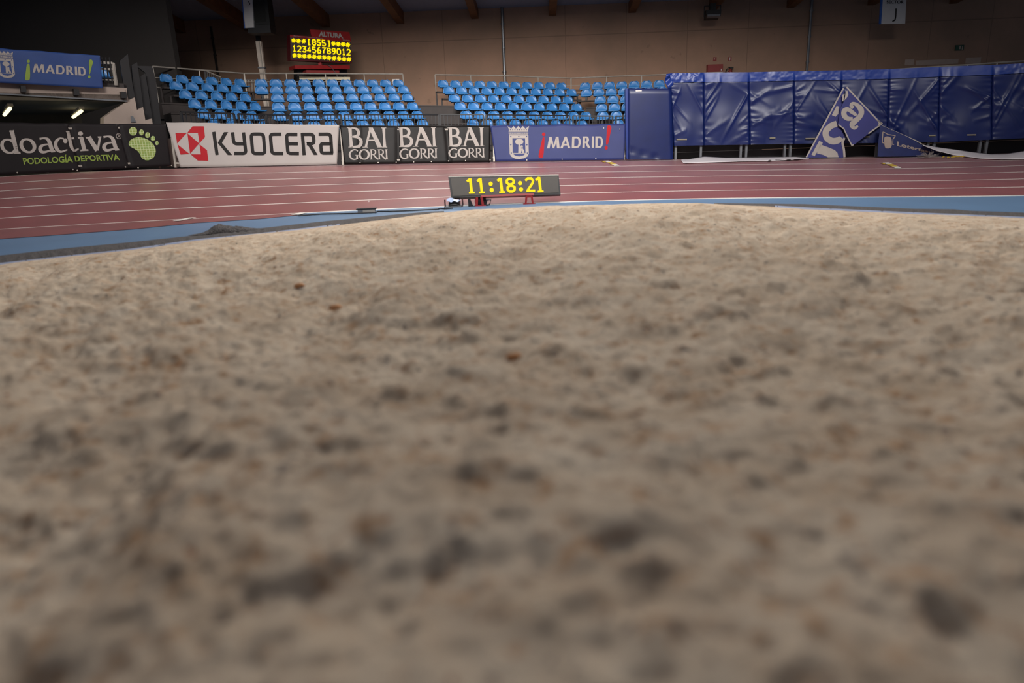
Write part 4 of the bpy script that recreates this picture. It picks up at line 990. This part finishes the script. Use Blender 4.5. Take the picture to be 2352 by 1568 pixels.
def digits(s, x0, y0, dx, dy, wc, hc, wd, out, slant=.06):
    for i, ch in enumerate(s):
        for st in DIG[ch]: out.line([(x0 + dx * i + q[0] * wc + (1 - q[1]) * hc * slant, y0 + dy * i + (1 - q[1]) * hc + q[0] * wc * dy / dx) for q in st], wd)
digits('[855]', 928, 505, 63, 4.6, 42, 70, 16, sg); digits('123456789012', 738, 588, 63.4, 4.4, 42, 70, 16, sg)
print_on('led_display', sg, pf, cs, M_led, t, .01)
print_on('title', G2().add(text2('ALTURA', .05), quadmap((1078, 405), (1378, 430), (1390, 490), (1072, 465))), pf, cs, M_lett, t, .012)
print_on('small_print', G2().add(text2('Real Federación Española de Atletismo', .01), quadmap((752, 456), (1130, 488), (1130, 500), (752, 468))).add(text2('SPONSOR'[:0] + 'TENDER', .03), quadmap((1380, 508), (1478, 517), (1480, 532), (1382, 524))), pf, cs, M_lett, t, .012)
mb = MB(); a = pl.hit(*cs(1110, 790)) - pl.n * .12; b = pl.hit(*cs(1120, 850)) - pl.n * .12; mb.bar(a, b, .12); mb.build('neck', M_redm, t)
mb = MB(); extrude_px(mb, [cs(770, 840), cs(1475, 840), cs(1475, 888), cs(775, 885)], pl, .5); mb.build('stand_top', M_redm, t)
mb = MB(); extrude_px(mb, [cs(915, 900), cs(1340, 905), cs(1340, 945), cs(918, 940)], pl, .4); mb.build('drawer', M_cab, t)
mb = MB(); extrude_px(mb, [cs(800, 888), cs(1440, 890), cs(1440, 1060), cs(1400, 1060), cs(1400, 975), cs(860, 975), cs(860, 1060), cs(800, 1060)], Plane(A0 - pl.n * .3, B0 - pl.n * .3), .3); mb.build('frame', M_blk, t)
mb = MB(); c0 = [pf.hit(*cs(*q)) + pf.n * .03 for q in ((1180, 835), (1230, 860), (1280, 930), (1330, 1010), (1380, 1040))]; mb.tube(c0, .012, 6); mb.build('cable', M_zinc, t)
pp = Plane(atY(680, 180, 27.4), atY(805, 180, 27.7)); mb = MB(); extrude_px(mb, [cs(790, 985), cs(1478, 990), cs(1478, 1025), cs(795, 1022)], pp, .35)
tag(mb.build('bench_board', mat('cream', (206, 192, 160), .5), base=pp.hit(740, 180)), 'cream board lying level behind the rail under the scoreboard', 'board')
mb = MB(); p5 = Plane(atY(900, 185, 27.8), atY(930, 185, 27.8)); extrude_px(mb, [(900.5, 182), (917, 181.5), (918, 192), (900.5, 192)], p5, .3); tag(mb.build('white_box', M_sign, base=p5.hit(905, 190)), 'white box standing behind the end seat of the top row', 'box')

# ================================================================== BLUE MATS
TOPS = [(1538, 168.8), (1616, 166.7), (1720, 166.0), (1824, 163.6), (1933, 161.6), (2043, 159.0), (2159, 153.5), (2280, 149.5), (2400, 142.5), (2530, 136)]
BOTS = [(1547.5, 335), (1617, 333.5), (1722, 332), (1824, 330), (1931, 329), (2038, 328), (2156, 326), (2278, 320.5), (2400, 315), (2530, 309)]
Ym = lambda px: Yo(px) + .45
for i in range(len(TOPS) - 1):
    a = atY(*BOTS[i], Ym(BOTS[i][0])); b = atY(*BOTS[i + 1], Ym(BOTS[i + 1][0])); a2 = Vector(a); 
    pl = Plane(a, b)
    rs = random.Random(100 + i); ridg = []
    if i != 1e9:
        for _ in range(13 if i else 6):
            side = rs.choice((0, 1)); v0 = rs.uniform(.1, .95); ridg.append((side, v0, rs.uniform(-1.0, 1.0) + (v0 - .5) * 1.2, rs.uniform(.25, .75), rs.uniform(.010, .026), rs.uniform(.018, .04)))
    def disp(s, v):
        d = .014 * math.sin(3.1 * v * 3 + i) * math.sin(math.pi * s) + .006 * math.sin(9 * s + 5 * v + i)
        for side, v0, sl_, ln, am, wd in ridg:
            q = s if side == 0 else 1 - s
            if q < ln:
                c_ = v0 - sl_ * q; d += am * math.exp(-((v - c_) / (wd * (1 + q))) ** 2) * (1 - q / ln) ** .6 * min(1, q * 12 + .25)
        for q in (s, 1 - s):
            d += .007 * math.exp(-q * 12) * math.sin(70 * v + 9 * math.sin(5 * v + i)) - .03 * math.exp(-(q / .012) ** 2)
        return d
    t = thing('mat_panel', 'creased glossy blue vinyl mat panel raised on legs, %s from the tall mat' % ('first' if i == 0 else names[i]), 'mat', a, group='row of creased blue mats')
    P = []; nu, nv = 56, 90; band = .13
    for j in range(nv + 1):
        v = j / nv; row = []
        for k in range(nu + 1):
            s = k / nu; x = (1 - s) * ((1 - v) * TOPS[i][0] + v * BOTS[i][0]) + s * ((1 - v) * TOPS[i + 1][0] + v * BOTS[i + 1][0])
            y = (1 - s) * ((1 - v) * TOPS[i][1] + v * BOTS[i][1]) + s * ((1 - v) * TOPS[i + 1][1] + v * BOTS[i + 1][1])
            q = pl.hit(x, y); q = q + pl.n * (disp(s, v) if v > band else 0); row.append(q)
        P.append(row)
    mb = MB(); mb.grid(P); back = -pl.n * .30
    mb.grid([P[0], [p + back for p in P[0]]]); mb.grid([P[-1], [p + back for p in P[-1]]]); mb.grid([[r[0] for r in P], [r[0] + back for r in P]]); mb.grid([[r[-1] for r in P], [r[-1] + back for r in P]])
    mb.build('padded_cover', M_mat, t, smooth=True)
    # top flap lying over the cover
    P2 = []
    for j in range(12):
        v = band * j / 11; row = []
        for k in range(nu + 1):
            s = k / nu; q = P[0][k].lerp(P[int(band * nv) + 1][k], j / 11 * .98)
            am = {0: .9, 2: .45, 3: .5, 4: .3, 7: .4}.get(i, .08)
            nn_ = lambda sc, sd: float(noise2(np.array([s * 1.1 + i * 3.7 + v * .6]), np.array([v * 2.2]), sd, sc)[0])
            row.append(q + pl.n * (.03 + am * (.030 * nn_(.16, 31) + .018 * nn_(.06, 32))))
        P2.append(row)
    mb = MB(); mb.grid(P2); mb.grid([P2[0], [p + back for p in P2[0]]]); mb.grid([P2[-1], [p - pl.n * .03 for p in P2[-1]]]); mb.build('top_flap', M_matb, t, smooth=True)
    ph_ = Plane(a + pl.n * .035, b + pl.n * .035)
    ST = {0: [(1554, 320.5, 24)], 2: [(1768, 317, 13)], 3: [(1850, 318.5, 24)], 4: [(1985, 314.5, 12)], 6: [(2134, 311.5, 15)], 7: [(2221, 310, 21)]}
    for (x, y, L2) in ST.get(i if i != 4 else 4, []):
        mb = MB(); extrude_px(mb, [(x, y - 1.7), (x + L2, y - 2.2), (x + L2, y + .9), (x, y + 1.2)], ph_, .02); mb.build('strap', mat('strap_tan', (126, 118, 100), .6), t)
    gz = track_pt(BOTS[i + 1][0], 0).z
    for off in (.06, -.07) if i else (.06,):
        c_ = b if i else b
        q = b - pl.e * (.12 - off) - pl.n * .12; mb = MB(); mb.bar((q.x, q.y, gz), (q.x, q.y, q.z + .15), .055); mb.build('leg', M_zinc, t)
    if i == 0:
        q = a + pl.e * .06 - pl.n * .12; mb = MB(); mb.bar((q.x, q.y, gz), (q.x, q.y, q.z + .15), .055); mb.build('leg', M_zinc, t)
# dark boards behind the legs
pa = atY(1500, 365, Ym(1500) + .9); pb2 = atY(2560, 345, Ym(2560) + .9); gz = track_pt(1800, 0).z
for k, (z0, z1, lab) in enumerate(((-.1, .22, 'lower black board behind the mat legs'), (.23, .75, 'upper black board behind the mat legs'))):
    mb = MB(); mb.prism([(pa.x, pa.y, gz + z0), (pb2.x, pb2.y, gz + z0), (pb2.x, pb2.y, gz + z1), (pa.x, pa.y, gz + z1)], (0, .05, 0)); tag(mb.build('backing_board', M_blk), lab, 'board')
# tall smooth mat
Yt = Ym(1490) - .2; pl = Plane(atY(1441, 366, Yt), atY(1545, 366, Yt - .05)); t = thing('crash_mat', 'tall smooth blue mat standing on end right of the crest banner', 'mat', pl.hit(1490, 366))
N1 = 24; P = []
for j in range(N1 + 1):
    v = j / N1; row = []
    for k in range(N1 + 1):
        s = k / N1; x = 1441 + 102 * s + v * 4 * s; y = 202.5 + v * 164 + (1 - v) * .3
        edge_ = 0.04 * (1 - min(1, min(s, 1 - s) * 20)) ** 2 + .04 * (1 - min(1, v * 20)) ** 2
        q = pl.hit(x, y); cr = .03 * math.exp(-((v - .88 - .10 * s * 1.6 + .02) / .012) ** 2) * (1 if .05 < s < .7 else 0)
        row.append(q + pl.n * (.012 * math.sin(math.pi * s) - edge_ - cr))
    P.append(row)
mb = MB(); mb.grid(P); back = -pl.n * .32 + Vector((-.0, 0, 0))
for E_ in (P[0], P[-1], [r[0] for r in P], [r[-1] for r in P]): mb.grid([E_, [p + back for p in E_]])
mb.build('body', M_mat, t, smooth=True)
mb = MB(); extrude_px(mb, [(1436.5, 204), (1441.5, 202.5), (1443, 366), (1439, 364)], Plane(pl.o - pl.n * .03, pl.o - pl.n * .03 + pl.e), .2); mb.build('side_panel', M_matb, t)
mb = MB(); extrude_px(mb, [(1460, 207), (1474, 206.5), (1474, 209.5), (1460, 210)], Plane(pl.o + pl.n * .02, pl.o + pl.n * .02 + pl.e), .01); mb.build('tag', M_sign, t)
# torn end flap of the first mat
mb = MB(); P = []; f0 = Plane(atY(1538, 330, Ym(1540) + .02), atY(1550, 330, Ym(1540) + .02))
for j in range(11):
    v = j / 10; row = []
    for k in range(8):
        s = k / 7; x = 1526 + 8 * abs(v - .35) * 1.4 + (16 + 0 * v) * s; y = 171 + v * 34 - 3 * s * (1 - v)
        row.append(f0.hit(x, y) + f0.n * (.05 * math.sin(3 * s + 9 * v) + .02))
    P.append(row)
mb.grid(P); o = mb.build('loose_flap', M_matb, smooth=True, base=P[0][0]); tag(o, 'shiny loose end of blue vinyl at the top left mat corner', 'flap'); s_ = o.modifiers.new('th', 'SOLIDIFY'); s_.thickness = .01

# ================================================================== FALLEN FLAG AND SHEETS
cf = crop(1820, 180, 7.842); Yf_ = Yo(1940) + .15
pF = Plane(atY(1850, 362, Yf_), atY(2020, 361, Yf_ - .02), .12)
t = thing('folded_banner', 'folded navy banner propped up in a peak showing large pale letters', 'banner', pF.hit(1938, 361))
def sheet(name, pts, pl, m, par, off, th=.012):
    mb = MB(); P_ = [pl.hit(*cf(*q)) + pl.n * off for q in pts]; mb.prism(P_, -pl.n * th); return mb.build(name, m, par)
sheet('rear_leaf', [(932, 160), (905, 180), (240, 1425), (915, 1425), (910, 1310), (885, 1160), (920, 1080), (960, 1090), (820, 800), (935, 235)], pF, M_flag, t, 0)
front = [(932, 160), (1590, 822), (1330, 1010), (1050, 1222), (890, 915), (790, 850), (830, 560), (905, 410), (960, 340)]
sheet('front_leaf', front, pF, M_flag, t, .09)
tr = cf
for nm, g, off in (('rear_border', G2().line([(920, 175), (250, 1420)], 26), .006), ('front_border', G2().line([(940, 172), (1500, 770), (1575, 825)], 26).line([(1570, 830), (1330, 1005)], 24).poly([(1480, 740), (1590, 822), (1500, 880), (1515, 820)]).line([(795, 845), (890, 915), (985, 1120), (1035, 1215), (1065, 1205)], 22), .096), ('hanging_edge', G2().line([(935, 1075), (900, 1160), (925, 1290), (935, 1420)], 40, smooth=True), .01)):
    print_on(nm, g, pF, tr, M_lett, t, off)
g = G2()
g.line([(1062, 545, 60), (1022, 505, 60), (1050, 462, 50), (1120, 490, 70), (1190, 560, 100), (1205, 640, 95), (1160, 720, 90), (1090, 780, 100), (1040, 850, 95), (1080, 905, 60), (1145, 868, 40)], smooth=True)
g.line([(1120, 680, 50), (1040, 620, 70), (960, 570, 75), (900, 600, 90), (900, 680, 95), (960, 735, 80), (1050, 740, 60)], smooth=True)
print_on('letter_a', g, pF, tr, M_lett, t, .097)
g = G2(); g.poly([(860, 310), (905, 295), (880, 430), (862, 420)]); g.poly([(925, 240), (955, 235), (970, 310), (940, 370), (900, 410), (915, 330)]); print_on('letter_fragment', g, pF, tr, M_lett, t, .1)
g = G2(); g.poly([(795, 495), (830, 505), (825, 640), (775, 692), (708, 662)])
g.line([(800, 815, 110), (690, 860, 110), (600, 960, 110), (620, 1070, 115), (720, 1130, 120), (830, 1110, 110), (870, 1060, 80)], smooth=True)
g.poly([(480, 1125), (545, 1155), (530, 1200), (430, 1350), (400, 1400), (342, 1375)]); g.poly([(500, 1190), (640, 1240), (760, 1290), (810, 1340), (830, 1420), (640, 1422), (560, 1380), (440, 1350)])
print_on('letters', g, pF, tr, M_lett, t, .006)
# lottery banner piece
cl = crop(2000, 260, 6.682); Yl = Yo(2080) + .2; pL = Plane(atY(2020, 360, Yl), atY(2150, 360, Yl - .15), .15)
t = thing('fallen_banner', 'dark blue fallen banner with pale emblem and Loterías lettering', 'banner', pL.hit(2060, 360))
mb = MB(); mb.prism([pL.hit(*cl(*q)) for q in ((150, 190), (530, 350), (820, 505), (1080, 610), (1400, 680), (1200, 690), (800, 660), (105, 665), (120, 400))], -pL.n * .012); mb.build('cloth', mat('flag_dark', (24, 34, 86), .4, var=.15), t)
g = G2().line([(185, 285), (175, 450), (200, 458)], 14).line([(190, 285), (260, 325), (380, 345)], 12).line([(375, 345), (340, 400), (335, 480), (355, 482)], 12).blob([(210, 370), (300, 370), (322, 450), (310, 520), (260, 540), (215, 515)], 5)
print_on('emblem', g, pL, cl, M_conc, t, .006)
print_on('lettering', G2().add(text2('Loterías', .03), quadmap((405, 430), (890, 572), (880, 605), (400, 500))), pL, cl, M_conc, t, .006)
print_on('white_edge', G2().line([(150, 180, 4), (520, 340, 5), (700, 425, 14), (840, 505, 8), (1100, 620, 5)]), pL, cl, M_lett, t, .008)
def on_track(x, y, lift=.03):
    y0 = line_y(0, x); y1 = line_y(1, x); k = (y - y0) / (y1 - y0)
    if k < 0: return None
    q = track_pt(x, k); return q.y - lift * 8
def floor_sheet(name, up_, lo_, label, dY0, dY1, m=mat('sheet_white', (222, 216, 218), .6, var=.03), n=60, amp=.05):
    mb = MB(); P = []; fx = lambda L_, x: float(np.interp(x, [a[0] for a in L_], [a[1] for a in L_])); x0 = up_[0][0]; x1 = up_[-1][0]
    for j in range(9):
        v = j / 8; row = []
        for i in range(n + 1):
            x = x0 + (x1 - x0) * i / n; y = fx(up_, x) * (1 - v) + fx(lo_, x) * v
            yl = on_track(x, fx(lo_, x)); yl = yl if yl is not None else Yo(x) + dY1
            row.append(atY(x, y, (Yo(x) + dY0) * (1 - v) + yl * v + amp * math.sin(i * .5 + 3 * v) * math.sin(math.pi * v)))
        P.append(row)
    mb.grid(P); o = mb.build(name, m, smooth=True, base=P[4][n // 2]); s = o.modifiers.new('th', 'SOLIDIFY'); s.thickness = .006; return tag(o, label, 'banner')
floor_sheet('fallen_sheet', [(1565, 366), (1580, 366), (1617, 359.5), (1668, 362.5), (1760, 361.5), (1826, 360.5), (1858, 363.5)], [(1565, 369), (1568, 375), (1620, 373.5), (1700, 370.8), (1765, 369.5), (1830, 366.5), (1858, 364)], 'white banner lying crumpled on the track before the mat legs', .3, -.15)
floor_sheet('fallen_sheet', [(2120, 333), (2150, 338), (2230, 349), (2275, 354.5), (2310, 354), (2352, 347), (2420, 330)], [(2120, 334), (2150, 346), (2190, 356), (2250, 364), (2300, 366), (2352, 365), (2420, 362)], 'white banner sagging in a curve at the far right mat legs', .3, -.05)
mb = MB(); rs = random.Random(4)
def sheet_print(par, quads):
    mb = MB()
    for qd in quads:
        mb.poly([atY(x, y, (on_track(x, y) or Yo(x)) - .12) for x, y in qd])
    return mb
sp_ = [o for o in COL.objects if o.name == 'fallen_sheet'][0]
mb = sheet_print(sp_, [[(1762, 370), (1768, 367), (1772, 367.5), (1770, 369.5)], [(1776, 365), (1812, 364), (1818, 364.5), (1782, 367.5)], [(1806, 366.5), (1816, 364.5), (1817, 366.5), (1812, 367.5)], [(1822, 366), (1838, 363.8), (1845, 364.5), (1834, 366)]])
mb.build('dark_print', M_black, sp_)
c_ = track_pt(2133, .25) + Vector((0, 0, .02))
for i in range(90):
    a = rs.uniform(0, math.pi); b = rs.uniform(-1, 1); L2 = rs.uniform(.08, .28); d = Vector((math.cos(a), b * .4, abs(math.sin(a)) * .55)) * L2; mb.tube([c_, c_ + d * .5 + Vector((0, 0, .02)), c_ + d], [.006, .005, .002], 4)
tag(mb.build('fibre_tuft', M_tuft, base=c_), 'grey frayed tuft lying at the foot of the fallen banner', 'tuft')
for x, y, s, lab in ((2178, 362.5, .12, 'yellow scrap on the outer track edge, left one'), (2196, 363, .10, 'yellow scrap on the outer track edge, right one')):
    c_ = track_pt(x, .35) + Vector((0, 0, .01)); mb = MB()
    for i in range(6): q = c_ + Vector((rs.uniform(-s, s), rs.uniform(-.05, .05), rs.uniform(0, .02))); mb.prism([q, q + Vector((.07, .01, .01)), q + Vector((.05, .05, .02))], (0, 0, .01))
    tag(mb.build('paper_scrap', M_yel, base=c_), lab, 'scrap')
c_ = track_pt(847, 5.2); mb = MB(); mb.tube([c_, c_ + Vector((0, 0, .02))], .012, 6); tag(mb.build('paper_scrap', M_sign, base=c_), 'tiny white scrap on the inner lane left of the clock', 'scrap')

# ================================================================== FIELD CLOCK
cc = crop(990, 380, 7.35)
A0 = atZ(1103, 474, 0.0); Yc = A0.y + .1
pl = Plane(atY(1030, 450, Yc + .03), atY(1288, 446, Yc - .03), math.radians(14)); pl.o = pl.hit(1036, 453)
t = thing('timing_clock', 'long black LED timing clock reading 11:18:21 on a red stand', 'clock', A0)
case = [(290, 195), (2155, 165), (2190, 485), (340, 545)]
mb = MB(); extrude_px(mb, [cc(*q) for q in case], pl, .14); o = mb.build('case', M_blk, t)
pf = Plane(pl.o + pl.n * .008, pl.o + pl.n * .008 + pl.e, math.radians(14))
mb = MB(); mb.poly([pf.hit(*cc(*q)) for q in ((330, 215), (2135, 185), (2160, 455), (372, 515))]); mb.build('led_panel', M_ledbg, t)
mb = MB(); a = pl.hit(*cc(295, 198)); b = pl.hit(*cc(2155, 168)); mb.prism([a, b, b - pl.n * .15, a - pl.n * .15], pl.v * .018); mb.build('top_trim', M_steel, t)
g = G2()
def one(x, y): g.line([(x, y), (x + 42, y - 34), (x + 52, y - 34)], 44); g.line([(x + 52, y - 52), (x + 80, y + 185)], 44); g.line([(x + 32, y + 190), (x + 130, y + 185)], 30)
one(608, 272); one(780, 268); one(1120, 262); one(1770, 248)
for x, y in ((1008, 309), (1024, 414), (1504, 298), (1520, 402)): g.disc(x, y, 37, 38, 8)
def oct_(x, y, rx, ry, w_): g.line([(x + rx * math.cos(math.pi / 8 + k * math.pi / 4), y + ry * math.sin(math.pi / 8 + k * math.pi / 4)) for k in range(8)], w_, closed=True)
oct_(1337, 272, 62, 50, 40); oct_(1353, 390, 64, 52, 40)
g.line([(1592, 258), (1632, 220), (1690, 218), (1722, 258), (1712, 300), (1628, 425)], 40); g.line([(1612, 428), (1758, 424)], 38)
print_on('digits', g, pf, cc, M_led, t, .006)
def fz(px, py): return atZ(px, py, 0.02)
def rbar(q0, q1, w_, off, name, m=M_redm):
    P0 = pl.hit(*cc(*q0)) - pl.n * off; P1 = pl.hit(*cc(*q1)) - pl.n * off; mb = MB(); mb.bar(P0, P1, w_); return mb.build(name, m, t)
mb = MB(); extrude_px(mb, [cc(838, 500), cc(1735, 468), cc(1740, 498), cc(845, 530)], Plane(pl.o + pl.n * .03, pl.o + pl.n * .03 + pl.e, math.radians(14)), .10); mb.build('stand_rail', M_redm, t)
yb = Yc
sp = Plane(atY(1100, 470, yb - .03), atY(1230, 468, yb - .03))
for (q0, q1, q2, q3) in (((760, 545), (840, 690), (790, 545), (735, 690)), ((1700, 515), (1720, 655), (1610, 520), (1595, 655))):
    pass
def leg(q0, q1, w_, name='leg', m=M_redm):
    P0 = sp.hit(*cc(*q0)); P1 = sp.hit(*cc(*q1)); mb = MB(); mb.bar(P0, P1, w_ / 140, .04); mb.build(name, m, t)
leg((1612, 515), (1598, 660), 4.0); leg((1698, 512), (1722, 655), 4.0); leg((1555, 663), (1762, 660), 3.2, 'foot'); leg((1610, 520), (1700, 516), 3)
leg((775, 540), (770, 690), 5.0); leg((850, 525), (880, 685), 5.0); leg((745, 695), (930, 690), 4, 'foot')
mb = MB(); c_ = sp.hit(*cc(830, 610)) - sp.n * .10; mb.tube([c_, c_ - sp.n * .08], .085, 20); mb.build('cable_reel', M_blk, t)
leg((635, 560), (650, 700), 4, 'bracket', M_blk); leg((650, 705), (760, 700), 3, 'bracket', M_blk); leg((640, 570), (690, 690), 2, 'bracket', M_blk)
t2 = thing('carrying_frame', 'small dark tubular frame standing right of the clock stand foot', 'frame', sp.hit(*cc(960, 660)))
mb = MB(); mb.tube([sp.hit(*cc(*q)) for q in ((930, 575), (1010, 578), (990, 660), (905, 672))], .012, 6); mb.tube([sp.hit(*cc(*q)) for q in ((945, 580), (925, 665))], .01, 6); mb.build('tubing', M_blk, t2)
# battery on its little trolley left of the clock
t3 = thing('battery_pack', 'black battery pack with pale cover in a thin frame left of clock', 'battery pack', sp.hit(*cc(380, 705)))
mb = MB(); extrude_px(mb, [cc(300, 600), cc(465, 600), cc(480, 690), cc(295, 700)], sp, .18); mb.build('case', M_blk, t3)
P = [[sp.hit(*cc(265 + 235 * s, 565 - 12 * s + 45 * v - 20 * math.sin(6 * s) * (1 - v) - 10 * v * math.sin(14 * s))) + sp.n * (.02 + .03 * v) for s in [k / 14 for k in range(15)]] for v in (0, .35, .7, 1)]
mb = MB(); mb.grid(P); o = mb.build('plastic_cover', mat('plastic_pale', (176, 190, 220), .25), t3, smooth=True)
mb = MB()
for q0, q1 in (((235, 575), (245, 712)), ((485, 570), (490, 712)), ((530, 555), (540, 655)), ((540, 655), (525, 695))): mb.tube([sp.hit(*cc(*q0)) + sp.n * .03, sp.hit(*cc(*q1)) + sp.n * .03], .01, 6)
mb.build('frame', mat('frame_brown', (58, 34, 34), .5), t3)
mb = MB(); mb.tube([sp.hit(*cc(*q)) + sp.n * .05 for q in ((300, 700), (330, 665), (400, 655), (470, 670), (510, 700))], .012, 8); mb.build('coiled_lead', M_blk, t3)
mb = MB(); mb.box((sp.hit(*cc(230, 712)).x, sp.o.y - .10, .0), (sp.hit(*cc(520, 712)).x, sp.o.y + .22, .018)); mb.build('base_plate', M_zinc, t3)
# cable and grey box on the blue floor
mb = MB(); mb.tube([atZ(x, y, .014) for x, y in ((684, 495), (740, 491.5), (815, 490), (862, 488), (868, 485.5), (900, 485.3), (935, 484), (1005, 480.5), (1012, 478.5), (1022, 479.5), (1040, 478))], .010, 6)
tag(mb.build('cable', M_blk, base=atZ(860, 488, 0)), 'thin black cable running along the blue floor to the clock', 'cable')
g0 = atZ(822, 489.5, 0); g1 = atZ(861, 487.8, 0); t = thing('cable_box', 'low grey box with dark lid on the blue floor left of clock', 'box', g0)
e = (g1 - g0).normalized(); nn = Vector((-e.y, e.x, 0))
mb = MB(); mb.prism([g0, g1, g1 + nn * .12, g0 + nn * .12], (0, 0, .045)); mb.build('body', M_steel, t)
mb = MB(); mb.prism([g0 - e * .02 - nn * .01 + Vector((0, 0, .045)), g1 + e * .02 - nn * .01 + Vector((0, 0, .045)), g1 + e * .02 + nn * .13 + Vector((0, 0, .045)), g0 - e * .02 + nn * .13 + Vector((0, 0, .045))], (0, 0, .014)); mb.build('lid', M_blk, t)
mb = MB(); mb.prism([g0 - nn * .004, g0 + e * .07 - nn * .004, g0 + e * .07 + nn * .1, g0 + nn * .1], (0, 0, .044)); mb.build('end_block', M_zinc, t)
